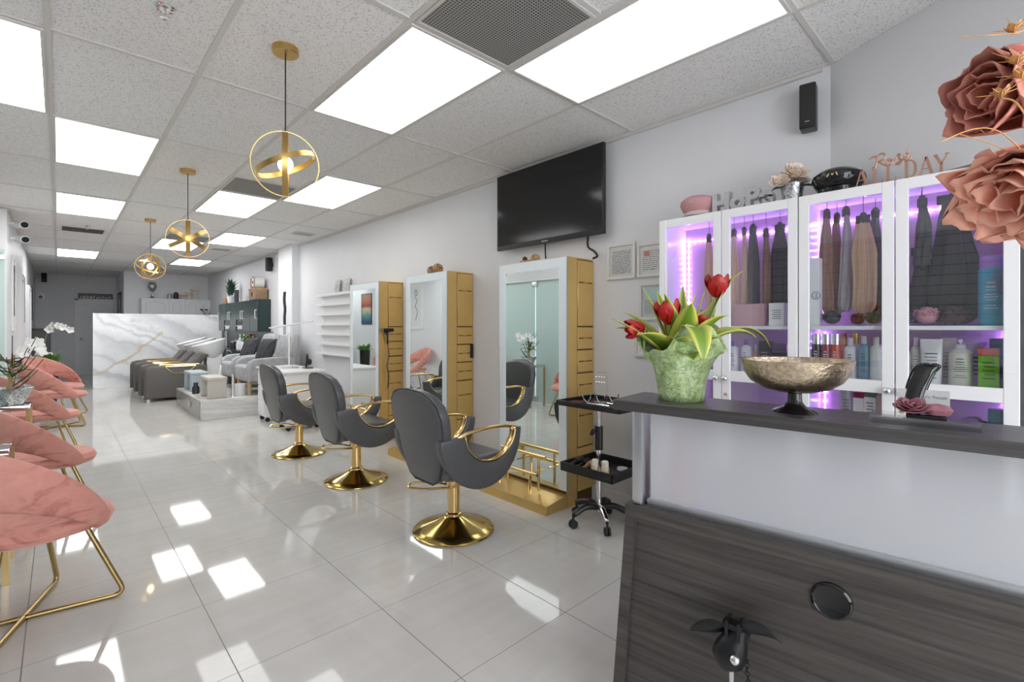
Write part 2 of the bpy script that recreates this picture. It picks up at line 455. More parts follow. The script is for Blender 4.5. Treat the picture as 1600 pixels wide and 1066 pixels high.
M['mosaic'] = simple('silver_mosaic', (.55, .56, .57), .15, .9, var=.6, vscale=60, bmp=(.9, .006))
M['rosegold'] = simple('rose_gold_acrylic', (.42, .225, .16), .3, .3)
M['pink_cloth'] = simple('pink_cloth', (.50, .26, .27), .7)
M['cabinet_back'] = simple('mauve_back_panel', (.50, .36, .48), .5)
M['led'] = emis('violet_led', (.42, .12, 1.0), 6)
M['led_dot'] = emis('led_dot', (.55, .28, 1.0), 85)
M['paper1'] = paper_material('certificate_grey', (.55, .55, .54), (.10, .10, .10), 20)
M['paper2'] = paper_material('certificate_peach', (.60, .60, .58), (.2, .2, .2), 14, ((.5, .16, .1), .58, .82, .62, .82))
M['paper3'] = paper_material('certificate_teal', (.52, .55, .54), (.2, .22, .22), 22, ((.42, .58, .58), .06, .94, .55, .92))
M['paper4'] = paper_material('certificate_white', (.68, .68, .67), (.35, .35, .35), 12)
M['frame_white'] = simple('frame_cream', (.66, .64, .60), .35)
M['painting'] = painting_material()
M['grille'] = egg_crate_material()
M['grille_grey'] = simple('grey_grille', (.23, .225, .21), .6, var=.15, vscale=20)
M['wicker'] = streak_material('wicker', (.22, .10, .04), (.60, .40, .24), (30, 30, 30), .7)
M['kraft'] = simple('brown_box', (.30, .19, .12), .7, var=.2)
M['warm_bulb'] = emis('warm_bulb', (1, .72, .36), 13)
M['hair_blonde'] = streak_material('blonde_hair', (.34, .18, .09), (.78, .54, .36), (34, .5, 1), .4, 1.6, 'UV')
M['hair_brown'] = streak_material('brown_hair', (.10, .045, .02), (.36, .20, .12), (34, .5, 1), .4, 1.6, 'UV')
M['hair_silver'] = streak_material('silver_hair', (.20, .18, .18), (.48, .45, .46), (34, .5, 1), .4, 1.6, 'UV')
M['hair_black'] = streak_material('black_hair', (.006, .006, .007), (.03, .03, .033), (34, .5, 1), .45, 1.6, 'UV')
M['burgundy'] = simple('burgundy_cloth', (.10, .012, .02), .8)
M['beige'] = simple('beige_leatherette', (.50, .47, .43), .5, var=.06)
M['bluegrey'] = simple('bluegrey_panel', (.36, .42, .45), .4)
M['slat'] = simple('slatwall_grey', (.34, .345, .35), .5)
M['dark_brown'] = simple('dark_brown', (.05, .035, .03), .5)
def col(name, c, rough=.4, metal=0.0):
    if name not in M: M[name] = simple(name, c, rough, metal)
    return M[name]

# ------------------------------------------------------------------ setting
YB, YR, YF, XS = 17.8, 15.6, -2.2, 1.2         # back wall left part, back wall right part, front, side return
mb = MB(); mb.box(-1.8, WR + .1, YF - .1, YB + .1, -.05, 0)
struct(mb.build('floor', M['floor']))
mb = MB(); mb.box(-1.8, WR + .1, YF - .1, YB + .1, CEIL, CEIL + .08)
struct(mb.build('ceiling', M['ceil']))
mb = MB(); mb.box(WR, WR + .1, YF - .1, YR + .1, 0, CEIL)
struct(mb.build('wall_right', M['wall']))
mb = MB()
mb.box(WL - .24, WL - .14, 2.6, 3.3, 0, CEIL); mb.box(WL - .24, WL - .14, 3.3, 8.35, 2.16, CEIL); mb.box(WL - .24, WL, 8.35, YB, 0, CEIL)
mb.box(-1.7, WL - .14, 2.6, 2.7, 0, CEIL); mb.box(-1.8, -1.7, YF, 2.7, 0, CEIL)
struct(mb.build('wall_left', M['wall']))
mb = MB(); mb.box(-.55, XS, YB, YB + .1, 0, CEIL)
struct(mb.build('wall_back', M['wall']))
mb = MB(); mb.box(XS, WR, YR, YR + .1, 0, CEIL); mb.box(XS, XS + .1, YR + .1, YB, 0, CEIL)
struct(mb.build('wall_back_right', M['wall_white']))
mb = MB()
mb.box(-1.8, -1.3, YF - .1, YF, 0, CEIL); mb.box(2.7, WR, YF - .1, YF, 0, CEIL)
mb.box(-1.3, 2.7, YF - .1, YF, 0, .25); mb.box(-1.3, 2.7, YF - .1, YF, 2.5, CEIL)
struct(mb.build('wall_front', M['wall']))
mb = MB()
for x in (-1.3, .0, 1.3, 2.64): mb.box(x, x + .06, YF - .08, YF - .02, .25, 2.5)
mb.box(-1.3, 2.7, YF - .08, YF - .02, .25, .31); mb.box(-1.3, 2.7, YF - .08, YF - .02, 2.44, 2.5)
struct(mb.build('window_1', M['alu']))
# ceiling grid
XB = [1.18 + .61 * k for k in range(-4, 4)]
YG = [.69 + 1.24 * k for k in range(-2, 14)]
mb = MB(); z0 = CEIL - .008
for x in XB: mb.box(x - .0125, x + .0125, YF, YB, z0, CEIL)
for y in YG: mb.box(-1.7, WR, y - .0125, y + .0125, z0 + .001, CEIL)
for x, y in ((1.18, 1.31), (1.79, 1.31), (1.18, 5.03), (1.18, 8.75)): mb.box(x, x + .61, y - .0125, y + .0125, z0 + .001, CEIL)
mb.box(WR - .022, WR, .74, YR, CEIL - .03, CEIL)
mb.box(WL, WL + .022, 8.35, YB, CEIL - .03, CEIL)
struct(mb.build('trim_1', M['tbar']))
# angled bulkhead over the display cabinets
mb = MB()
mb.prism([(WR + .02, .74), (WR + .02, -2.0), (1.55, -2.0)][::1], lambda a, b, h: Vector((a, b, 2.0 + h)), CEIL - 2.0 - .001)
struct(mb.build('trim_2', M['wall']))
# column on the right wall
mb = MB(); mb.box(WR - .13, WR, 8.55, 9.25, 0, CEIL)
struct(mb.build('trim_3', M['wall_white']))
# patterned stone cladding to the right of the cabinets
mb = MB(); mb.box(WR - .05, WR - .002, -1.2, -.012, 0, 2.0)
struct(mb.build('trim_4', M['marble_wall']))
mb = MB()
mb.box(WR - .015, WR, 1.6, YR, 0, .1); struct(mb.build('baseboard_right', M['trim']))
mb = MB(); mb.box(-.45, XS, YB - .015, YB, 0, .13); struct(mb.build('baseboard_back', M['trim']))
mb = MB(); mb.box(WL, WL + .012, 8.4, YB, 0, .1); struct(mb.build('baseboard_left', M['trim']))
# back door with six raised panels
x0, _ = onY(117, 580, YB); x1 = x0 + .98
dr = struct(MB().box(x0 + .06, x1 - .06, YB - .04, YB - .005, 0.005, 2.05).build('door_1', M['wall_white']))
mb = MB()
mb.box(x0, x0 + .06, YB - .05, YB, 0, 2.11); mb.box(x1 - .06, x1, YB - .05, YB, 0, 2.11); mb.box(x0, x1, YB - .05, YB, 2.05, 2.11)
mb.build('door_frame', M['trim'], dr)
mb = MB()
for xa in (x0 + .15, x0 + .53):
    for za, zb in ((.2, .85), (1.0, 1.62), (1.72, 1.95)):
        for q in ((xa, xa + .3, za, za + .03), (xa, xa + .3, zb - .03, zb), (xa, xa + .03, za, zb), (xa + .27, xa + .3, za, zb)):
            mb.box(q[0], q[1], YB - .052, YB - .04, q[2], q[3])
mb.build('raised_panel', M['trim'], dr)
MB().sphere((x0 + .12, YB - .09, 1.0), .03).build('door_handle', M['chrome'], dr)
# white casings and doors along the left wall
for n, (ya, yb, zt) in enumerate(((10.35, 10.95, 2.05), (12.9, 13.7, 2.05)), 2):
    d = struct(MB().box(WL, WL + .03, ya, yb, 0, zt).build('door_%d' % n, M['wall_white']))
    mb = MB()
    mb.box(WL, WL + .05, ya - .07, ya, 0, zt + .07); mb.box(WL, WL + .05, yb, yb + .07, 0, zt + .07); mb.box(WL, WL + .05, ya, yb, zt, zt + .07)
    mb.build('door_frame', M['trim'], d)

# frosted glass partition on the left wall
t = thing('glass_partition', 'pale green frosted glass partition with clamp hinges behind the pink chairs', 'partition', (WL - .14, 3.3, 0))
for k in range(4):
    MB().box(-.07, -.05, k * 1.26 + .006, k * 1.26 + 1.25, .02, 2.13).build('glass_panel', M['frost_glass'], t)
mb = MB(); mb.box(-.09, -.005, 0, 5.05, 2.13, 2.16); mb.box(-.09, -.005, 0, 5.05, 0, .02); mb.box(-.02, .14, 5.0, 5.045, 0, CEIL - .01)
mb.build('frame', M['trim'], t)
MB().box(0, .122, 4.985, 4.995, .02, 2.25).build('glass_panel', M['frost_glass'], t)
MB().box(.03, .128, 4.972, 4.986, 2.13, 2.22, .004).build('clamp', M['alu'], t)
for k in (1, 2, 3):
    for z in (.03, 2.03):
        MB().box(-.05, -.03, k * 1.26 - .06, k * 1.26 + .06, z, z + .09, .004).build('clamp', M['alu'], t)
mb = MB(); mb.tube([(-.05, 3.6, .8), (-.01, 3.6, .8), (-.01, 3.6, 1.5), (-.05, 3.6, 1.5)], .012)
mb.build('handle', M['chrome'], t)

# ------------------------------------------------------------------ ceiling fittings
def ceiling_light(x, y, label, mat=None):
    t = thing('ceiling_light', label, 'ceiling light', (x + .305, y + .62, CEIL), 0, 'recessed ceiling light panels')
    MB().box(-.28, .28, -.595, .595, -.012, -.004).build('diffuser', mat or M['panel'], t)
    mb = MB()
    for a in ((-.293, -.28, -.61, .61), (.28, .293, -.61, .61), (-.28, .28, -.61, -.595), (-.28, .28, .595, .61)): mb.box(a[0], a[1], a[2], a[3], -.016, 0)
    mb.build('frame', M['tbar'], t)
def old_diffuser():
    m, nt, b = nmat('prismatic_diffuser')
    n = noise(nt, coord(nt, 'Object', (9, .6, 1), (0, 0, .12)), 1.0, 2)
    b.inputs['Base Color'].default_value = (.7, .7, .7, 1)
    nt.links.new(ramp(nt, n, [(.35, (.56, .56, .57)), (.62, (.92, .92, .92))]), b.inputs['Emission Color'])
    b.inputs['Emission Strength'].default_value = 1.15
    return m
YL = lambda k: .69 + 1.24 * k
M['panel_old'] = old_diffuser()
ceiling_light(-.65, YL(2), 'bright white ceiling light panel cut off by the left edge')
ceiling_light(-.04, YL(3), 'bright white ceiling light panel nearest of the left row with whole outline')
ceiling_light(-.04, YL(5), 'middle bright ceiling light panel of the left row, before the dark slot vent', M['panel_far'])
ceiling_light(-.04, YL(9), 'farthest small ceiling light panel of the left row near the back door', M['panel_far'])
ceiling_light(1.18, YL(1), 'large bright white ceiling light panel beside the nearest gold pendant')
ceiling_light(1.18, YL(4), 'white ceiling light panel against a grey vent, left of the nearest orb pendant')
ceiling_light(1.18, YL(7), 'white ceiling light panel seen behind the middle star-shaped pendant', M['panel_far'])
ceiling_light(1.79, YL(0), 'large dim ceiling light panel with streaked prismatic lens near the wall speaker', M['panel_old'])
ceiling_light(1.79, YL(3), 'white ceiling light panel right below the nearest gold orb pendant')
ceiling_light(1.79, YL(6), 'white ceiling light panel between the two small ceiling registers', M['panel_far'])
ceiling_light(1.79, YL(9), 'faint farthest ceiling light panel right of the ball pendant', M['panel_far'])
def grille(x0, x1, y0, y1, label, mat, name='ceiling_vent'):
    t = thing(name, label, 'vent', ((x0 + x1) / 2, (y0 + y1) / 2, CEIL), 0, 'ceiling vents')
    hx, hy = (x1 - x0) / 2, (y1 - y0) / 2
    MB().box(-hx + .015, hx - .015, -hy + .015, hy - .015, -.010, -.004).build('grille', mat, t)
    mb = MB()
    for a in ((-hx, -hx + .015, -hy, hy), (hx - .015, hx, -hy, hy), (-hx + .015, hx - .015, -hy, -hy + .015), (-hx + .015, hx - .015, hy - .015, hy)): mb.box(a[0], a[1], a[2], a[3], -.014, 0)
    mb.build('frame', M['tbar'], t)
grille(1.195, 1.775, 1.325, 1.915, 'large dark square perforated return vent beside the brightest panel', M['grille'])
grille(1.195, 1.775, 5.04, 5.635, 'grey square ceiling vent next to the light panel behind nearest pendant', M['grille_grey'])
grille(1.195, 1.775, 8.765, 9.355, 'grey ceiling vent seen behind the star-shaped middle pendant', M['grille_grey'])
grille(.02, .50, 9.15, 9.6, 'dark slot ceiling vent between two left row light panels', col('vent_dark', (.035, .033, .03), .6))
grille(2.55, 2.85, 7.35, 7.6, 'small pale ceiling register nearest the right wall', col('vent_pale', (.30, .30, .29), .5))
grille(2.0, 2.3, 9.9, 10.15, 'small pale ceiling register left of the far light panels', col('vent_pale', (.30, .30, .29), .5))
def sprinkler(x, y, label):
    t = thing('sprinkler', label, 'sprinkler', (x, y, CEIL), 0, 'fire sprinklers')
    MB().lathe([(.0, -.012), (.03, -.012), (.045, -.004), (.045, 0)], 20).build('escutcheon', M['chrome'], t)
    mb = MB(); mb.cyl((0, 0, -.045), (0, 0, -.01), .006, n=8); mb.lathe([(.0, -.05), (.018, -.048), (.018, -.044), (0, -.043)], 12)
    mb.build('sprinkler_head', M['chrome'], t)
sprinkler(.343, 2.61, 'chrome fire sprinkler on the speckled ceiling tile at the top left')
sprinkler(.29, 9.0, 'tiny far fire sprinkler just in front of the dark slot vent')

def pendant(x, y, zc, R, rings, label):
    t = thing('pendant_light', label, 'pendant light', (x, y, CEIL), 0, 'gold orb pendant lights')
    d = zc - CEIL
    MB().lathe([(0, -.032), (.058, -.032), (.062, -.028), (.062, 0)], 32).build('canopy', M['gold_satin'], t)
    MB().cyl((0, 0, d + R), (0, 0, -.03), .0035, n=8).build('cord', M['cord'], t)
    for i, (ax, rr, wd) in enumerate(rings): MB().ring((0, 0, d), ax, R * rr, wd, .004).build('ring', M['gold_satin'], t)
    MB().cyl((0, 0, d + R * .35), (0, 0, d + R), .012, n=12).build('socket', M['gold_satin'], t)
    MB().sphere((0, 0, d), .036, sz=1.15).build('bulb', M['warm_bulb'], t)
def vax(px, py):  # unit vector from the lamp towards the room's front
    return Vector((px, py, 0)).normalized()
ax0 = Vector((-.35, -1, -.3)).normalized()
side = Vector((1, -.35, 0)).normalized()
pendant(.84, 2.57, 2.157, .158, [(ax0, 1.0, .014), (side, .985, .026), (Vector((-.42, .12, 1)), .94, .026)], 'nearest gold pendant, an orb of crossed rings on a long black cord')
d, xx, yy = frame_of(Vector((.85, 5.17, .75)))
pendant(.85, 5.17, 2.13, .165, [(d, 1.0, .012)] + [(xx * math.cos(a) + yy * math.sin(a), .97, .036) for a in (0.0, PI / 3, 2 * PI / 3)], 'middle gold pendant whose rings look like a six-pointed star')
pendant(.88, 7.88, 2.125, .165, [(Vector((.1, 1, .1)), 1.0, .014), (Vector((1, .5, .3)), .97, .02), (Vector((-1, .7, .5)), .95, .02), (Vector((.3, .3, 1)), .96, .02)], 'farthest gold pendant, a tight ball of many rings')

# ------------------------------------------------------------------ text helpers
def text_mesh(name, body, size, extrude, mat, parent, mtx, align='CENTER', bold=0.0):
    cu = bpy.data.curves.new(name, 'FONT'); cu.body = body; cu.size = size; cu.extrude = extrude; cu.align_x = align; cu.offset = bold
    to = bpy.data.objects.new(name, cu)
    C.objects.link(to)
    dg = bpy.context.evaluated_depsgraph_get(); me = bpy.data.meshes.new_from_object(to.evaluated_get(dg))
    C.objects.unlink(to); bpy.data.objects.remove(to)
    me.materials.clear(); me.materials.append(mat); me.transform(mtx)
    o = bpy.data.objects.new(name, me); C.objects.link(o)
    if parent: o.parent = parent
    return o
FACE_L = Matrix(((0, 0, -1, 0), (-1, 0, 0, 0), (0, 1, 0, 0), (0, 0, 0, 1)))     # reads from the left side of the room (facing -X)
FACE_F = Matrix(((1, 0, 0, 0), (0, 0, -1, 0), (0, 1, 0, 0), (0, 0, 0, 1)))      # reads from the front (facing -Y)
def strokes(mb, paths, to3, r, k=6):
    for p in paths: mb.tube([to3(q.x, q.y) for q in smooth_path([(a[0], a[1], 0) for a in p], k)], r, 6)

# ------------------------------------------------------------------ styling stations
def station(y0, y1, top, label, first=None):
    wd = y1 - y0; h = wd / 2; D = WR - 2.72 - .005
    t = thing('styling_station', label, 'styling station', (2.72, (y0 + y1) / 2, 0), 0, 'gold mirror styling stations')
    MB().box(.004, D, -h + .004, h, .0, top).build('body', M['gold_dark'], t)
    mb = MB()
    mb.box(0, .105, -h - .004, -h + .006, .0, top)                      # front post of the side face
    mb.box(0, D, h - .004, h + .004, 0, top); mb.box(0, D, -h, h, top - .004, top + .006)
    mb.build('side_panel', M['gold_panel'], t)
    zs = [(.09, .42, 'door'), (.425, .80, 'door'), (.805, .98, 'drawer'), (.985, 1.155, 'drawer'), (1.16, 1.33, 'drawer'), (1.335, top - .008, 'door')]
    for za, zb, nm in zs:
        d = MB().box(.112, D, -h - .006, -h + .006, za + .003, zb - .003, .002, 1).build(nm, M['gold_panel'], t)
        zm = (za + zb) / 2 if nm == 'drawer' else (zb - .17 if zb > 1.4 else zb - .14)
        MB().box(.125, D - .02, -h - .0075, -h - .0055, zm - .005, zm + .004).build('groove', M['gold_dark'], d)
        MB().cyl((.16, -h - .016, zm), (.22, -h - .016, zm), .0045, n=8).build('handle', M['gold'], d)
    b = .075
    MB().box(-.010, .0, -h + b, h - b, .12, top - b).build('mirror', M['mirror'], t)
    mb = MB()
    for q in ((-h, -h + b, .12, top), (h - b, h, .12, top), (-h + b, h - b, top - b, top)): mb.box(-.012, 0, q[0], q[1], q[2], q[3])
    mb.build('mirror_border', M['mirror_border'], t)
    mb = MB()
    for q in ((-h - .004, -h, .1, top), (h, h + .004, .1, top)): mb.box(-.014, 0, q[0], q[1], q[2], q[3])
    mb.box(-.014, 0, -h, h, top, top + .005); mb.build('mirror_edge', M['alu'], t)
    mb = MB(); mb.prism([(-.235, 0), (0, 0), (0, .095), (-.225, .062)], lambda a, c, hh: Vector((a, -h + hh, c)), wd)
    mb.build('base_platform', M['gold_panel'], t)
    mb = MB()
    for s in (-1, 1):
        mb.cyl((-.10, s * .17, .1), (-.10, s * .17, .36), .011, n=10)
        mb.cyl((-.20, s * .17, .25), (-.03, s * .17, .25), .008, n=8)
    mb.cyl((-.10, -.24, .36), (-.10, .24, .36), .013, n=12); mb.cyl((-.19, -.24, .25), (-.19, .24, .25), .013, n=12)
    mb.cyl((-.19, -.17, .1), (-.19, -.17, .25), .010, n=8); mb.cyl((-.19, .17, .1), (-.19, .17, .25), .010, n=8)
    mb.build('footrest', M['gold_bright'], t)
    return t
s1 = station(2.285, 3.02, 1.845, 'nearest gold styling station with tall lit mirror, below the television')
s2 = station(3.78, 4.52, 1.865, 'middle gold styling station with wicker balls on its top')
s3 = station(5.13, 5.88, 1.86, 'farthest gold styling station, right of the white wall shelves')
MB().box(.27, .30, -.39, -.36, 1.02, 1.16, .004).build('socket', M['black'], s2)
# hair dryer hanging at the far station
t = thing('hair_dryer', 'black hair dryer hanging by its cord on the farthest gold station', 'hair dryer', (2.80, 5.095, 1.25)); t.scale = (.62, .62, .75)
mb = MB(); mb.cyl((-.10, -.02, .05), (.10, -.05, .06), .035, .028); mb.build('barrel', M['black'], t)
mb = MB(); mb.tube(smooth_path([(0, -.02, .04), (.0, -.01, -.08), (.01, 0, -.16)]), .018); mb.build('handle', M['black'], t)
mb = MB(); mb.tube(smooth_path([(.01, 0, -.16), (.03, -.02, -.35), (-.02, -.02, -.5), (.03, -.02, -.68), (.0, -.02, -.85), (.03, 0, -.6)]), .006, 6); mb.build('cord', M['cord'], t)
MB().box(-.02, .02, -.0, .035, -.02, .05).build('hook', M['black'], t)

# ------------------------------------------------------------------ salon chairs
def arc(cx, cz, rx, rz, a0, a1, n): return [(cx + rx * math.cos(math.radians(a0 + (a1 - a0) * i / n)), cz + rz * math.sin(math.radians(a0 + (a1 - a0) * i / n))) for i in range(n + 1)]
def salon_chair(label):
    t = thing('salon_chair', label, 'salon chair', (0, 0, 0), 0, 'grey salon chairs with gold bases')
    MB().lathe([(.262, 0), (.266, .006), (.260, .013), (.20, .032), (.12, .062), (.07, .086), (.05, .098), (.045, .105), (0, .105)], 56).build('base', M['base_gold'], t)
    mb = MB(); mb.cyl((0, 0, .1), (0, 0, .31), .038, n=24); mb.box(-.045, .05, -.042, .042, .285, .335, .008); mb.lathe([(.052, .098), (.052, .112), (.04, .12)], 24)
    mb.build('column', M['gold_bright'], t)
    MB().cyl((0, 0, .33), (0, 0, .42), .017, n=16).build('piston', M['chrome'], t)
    mb = MB(); mb.tube(fillet([(-.03, .0, .295), (-.09, .12, .305), (-.20, .22, .295), (-.235, .185, .28), (-.16, .10, .275), (-.035, -.015, .285)], .03), .0075, 8)
    mb.build('pump_lever', M['gold_bright'], t)
    MB().box(-.23, .25, -.235, .235, .40, .52, .045, 4).build('seat', M['leather'], t)
    MB().box(-.14, .14, -.12, .12, .385, .41).build('seat_plate', M['black'], t)
    # backrest, leaning
    hw = [(-.01, .10), (.02, .16), (.08, .195), (.20, .235), (.33, .272), (.42, .280), (.49, .258), (.54, .205), (.568, .12), (.578, .0)]
    poly = [(w_, z_) for z_, w_ in hw] + [(-w_, z_) for z_, w_ in hw[-2::-1]]
    def back3(a, c, h_):
        lean = .19 * c; curve = .25 * a * a
        return Vector((-.245 - lean + h_ + curve, a, .375 + c))
    mb = MB(); mb.prism(poly, back3, .085, .028, 4); mb.build('backrest', M['leather'], t)
    mb = MB(); pl = [(a * .99, c) for a, c in poly]; mb.tube([back3(a, c, .0) + Vector((.012, 0, 0)) for a, c in pl], .005, 6, closed=True); mb.build('piping', M['leather_dark'], t)
    for s in (-1, 1):
        outer = arc(.035, .665, .325, .335, 180, 360, 22); inner = arc(.085, .672, .205, .185, 360, 180, 18)
        mb = MB(); mb.prism(outer + inner, lambda a, c, h_: Vector((a, s * (.232 + h_ - .02 * ((a - .05) / .3) ** 2), c)), .062, .016, 3)
        mb.build('side_shell', M['leather'], t)
        mb = MB(); ia = arc(.085, .676, .206, .183, 358, 182, 24)
        mb.grid(lambda u, v: (ia[int(round(u * 24))][0], s * (.236 + .052 * v), ia[int(round(u * 24))][1] + .003), 24, 1); mb.build('gold_band', M['gold_bright'], t, thick=.006)
        mb = MB(); mb.tube(smooth_path([(-.17, s * .262, .655), (-.10, s * .268, .685), (.06, s * .27, .698), (.22, s * .266, .69), (.31, s * .258, .668)]), .011, 10); mb.build('arm_bar', M['gold_bright'], t)
    return t
ch = salon_chair('nearest grey leather salon chair in front of the nearest gold station')
ch.location = (1.888, 2.557, 0)
dup(ch, (1.88, 3.96, 0), 0, 'middle grey leather salon chair of the row of three')
dup(ch, (1.844, 5.218, 0), 0, 'farthest grey leather salon chair, beside the white manicure table')

# ------------------------------------------------------------------ pink velvet chairs
def pink_chair(label):
    t = thing('lounge_chair', label, 'chair', (0, 0, 0), 0, 'pink velvet chairs along the left wall')
    # seat: rounded disc
    mb = MB()
    def se(u, v):
        a = 2 * PI * u; pr = [(0, .40), (.24, .40), (.285, .418), (.297, .445), (.280, .475), (.2, .487), (0, .49)][int(round(v * 6))]
        r, z = pr; fx = 1.02 if math.cos(a) > 0 else .95
        return (r * fx * math.cos(a) + .02, r * 1.03 * math.sin(a), z - (.02 * max(0, math.cos(a)) if r > .1 else 0))
    mb.grid(se, 40, 6, cu=True); mb.build('seat', M['velvet'], t)
    # wrap-around band: angle 0 is the back
    A = math.radians(122)
    def st(k): return k * k * (3 - 2 * k)
    def band(u, v):
        a = -A + 2 * A * u; k = abs(a) / A
        top = .470 + (.895 - .470) * (1 - k ** 1.8)
        bot = .402 + (.615 - .402) * (1 - min(1, k * 1.12) ** 2.2)
        s = 2 * PI * v; hz = (top - bot) / 2; zc = (top + bot) / 2
        th = .028 * (1 - .55 * k)
        zz = zc + hz * math.sin(s)
        f = (zz - .45) / .4
        R = .288 + .050 * f * (1 - .4 * k) + .014 * (1 - k) + th * math.copysign(abs(math.cos(s)) ** .6, math.cos(s))
        fx = 1.0 + .10 * max(0, -math.cos(a))
        return (-R * fx * math.cos(a) + .015, R * 1.03 * math.sin(a), zz)
    vs = mb2 = MB(); g = mb2.grid(band, 56, 18, cv=True)
    mb2.cap(g[0][::-1]); mb2.cap(g[-1]); mb2.build('backrest', M['velvet'], t, smooth=60)
    mb = MB()
    def rim(u):
        p0 = Vector(band(u, .25)); p1 = Vector(band(u, 0)); q = p0 * .80 + p1 * .20
        return Vector((q.x * 1.004, q.y * 1.004, q.z))
    mb.tube([rim(.04 + .92 * i / 60) for i in range(61)], .0045, 6); mb.build('piping', M['velvet'], t)
    for s in (-1, 1):
        a = math.radians(40 * s); c_, s_ = math.cos(a), math.sin(a)
        q = lambda r, z: (r * c_, r * s_, z)
        mb = MB(); mb.tube(fillet([q(.20, .405), q(.36, .012), q(-.36, .012), q(-.20, .405)], .05, 6), .0115, 10)
        mb.build('leg', M['gold_leg'], t)
    MB().box(-.13, .13, -.13, .13, .388, .402).build('seat_plate', M['gold_leg'], t)
    return t
pc = pink_chair('nearest pink velvet chair, its outer back and brass sled legs cut by the left edge')
pc.location = (-.115, 3.10, 0); pc.rotation_euler = (0, 0, math.radians(32))
dup(pc, (-.12, 4.56, 0), math.radians(14), 'second pink velvet chair from the front, with an open gap under its back')
dup(pc, (-.15, 6.80, 0), math.radians(12), 'third pink velvet chair, behind the twig plant on the side table')
dup(pc, (-.03, 8.78, 0), math.radians(5), 'fourth pink velvet chair, mostly hidden by the third one')
dup(pc, (-.03, 9.9, 0), math.radians(-35), 'farthest pink velvet chair, turned so its rounded back faces the room')
def side_table(loc, label):
    t = thing('side_table', label, 'table', loc, 0, 'mirrored side tables between the pink chairs')
    MB().box(-.18, .18, -.22, .22, .655, .70, .003).build('tabletop', simple('mirrored_top', (.7, .7, .7), .05, 1.0), t)
    for sx in (-1, 1):
        for sy in (-1, 1): MB().box(sx * .165 - .013, sx * .165 + .013, sy * .205 - .013, sy * .205 + .013, 0, .655).build('leg', M['gold_leg'], t)
    return t
sd = side_table((-.365, 3.80, 0), 'mirrored side table with brass legs between the two nearest pink chairs')
dup(sd, (-.345, 5.70, 0), 0, 'mirrored side table holding the twig plant between pink chairs')

# ------------------------------------------------------------------ plants and flowers
def leaf(mb, base, dirv, L, W, bend=.6, up=Vector((0, 0, 1)), fold=.25, n=10, twist=0.0, tip=1.0):
    base = Vector(base); d = Vector(dirv).normalized()
    sd = d.cross(up); sd = sd.normalized() if sd.length > 1e-3 else Vector((1, 0, 0))
    nrm = sd.cross(d).normalized()
    pts = []; p = base.copy(); dd = d.copy()
    for i in range(n + 1):
        pts.append((p.copy(), dd.copy()))
        p = p + dd * (L / n); dd = (dd - Vector((0, 0, bend / n * (.4 + 1.4 * i / n)))).normalized()
    def f(u, v):
        i = min(int(round(v * n)), n); p, dd = pts[i]
        s = (u - .5) * 2; wv = W * (math.sin(PI * (v ** .75 * .94 + .06)) ** .8 if v < 1 else .02)
        s2 = (sd * math.cos(twist * v) + nrm * math.sin(twist * v)); nn = s2.cross(dd).normalized()
        return p + s2 * s * wv + nn * (abs(s) ** 1.5) * wv * fold
    mb.grid(f, 6, n)
def petal(mb, c, axis, phi, L, W, t0, t1, r0=0.0, cup=.5, wave=0.0, nv=12, nu=12, seed=0):
    d, x, y = frame_of(axis); c = Vector(c)
    rad = x * math.cos(phi) + y * math.sin(phi); tan = d.cross(rad)
    prof = []; h = 0.0; r = r0
    for i in range(nv + 1):
        prof.append((h, r)); th = t0 + (t1 - t0) * (i / nv) ** 1.8
        h += L / nv * math.cos(th); r += L / nv * math.sin(th)
    def f(u, v):
        s = (u - .5) * 2
        vv = v * (1 - .22 * abs(s) ** 2.4 * v)                  # rounded tip: the edges are shorter than the middle
        q = vv * nv; i = min(int(q), nv - 1); fr = q - i
        h = prof[i][0] * (1 - fr) + prof[i + 1][0] * fr; r = prof[i][1] * (1 - fr) + prof[i + 1][1] * fr
        wv = W * (.28 + .72 * math.sin(min(1, v / .62) * PI / 2)) * (1 if v < .62 else 1 - .42 * ((v - .62) / .38) ** 2.2)
        rc = max(r, .02) + W * (1.25 - cup)                     # radius of the petal's own cross curve
        al = s * wv / rc
        k = wave * vv ** 2.5 * (math.sin(4.2 * s + seed) + .5 * math.sin(9 * s + 2 * seed)) * (.35 + .65 * abs(s))
        tn = math.sin(al) * rc; dr = (1 - math.cos(al)) * rc
        curl = wave * 1.1 * vv ** 3
        return c + d * (h + k * .5 - curl * .3) + rad * (r - dr + k + curl) + tan * tn
    mb.grid(f, nu, nv)
def rose(mb, c, axis, R, layers=5, wave=.08, openness=1.0, seed=1):
    r_ = random.Random(seed)
    for k in range(layers):
        f = (k + 1) / layers; n = 3 + (k + 1) // 2
        for j in range(n):
            phi = 2 * PI * (j + .5 * (k % 2)) / n + r_.uniform(-.15, .15) + .4 * k
            L = R * (1.0 + .15 * f); t1 = -.25 + (.55 + 1.1 * openness) * f * (.5 + .5 * openness) + r_.uniform(-.1, .1)
            petal(mb, c, axis, phi, L, R * (.30 + .42 * f), .15 + .75 * f * (.4 + .6 * openness), t1, R * .05 * k, .5, R * wave * (0.3 + .7 * f), seed=r_.uniform(0, 6))

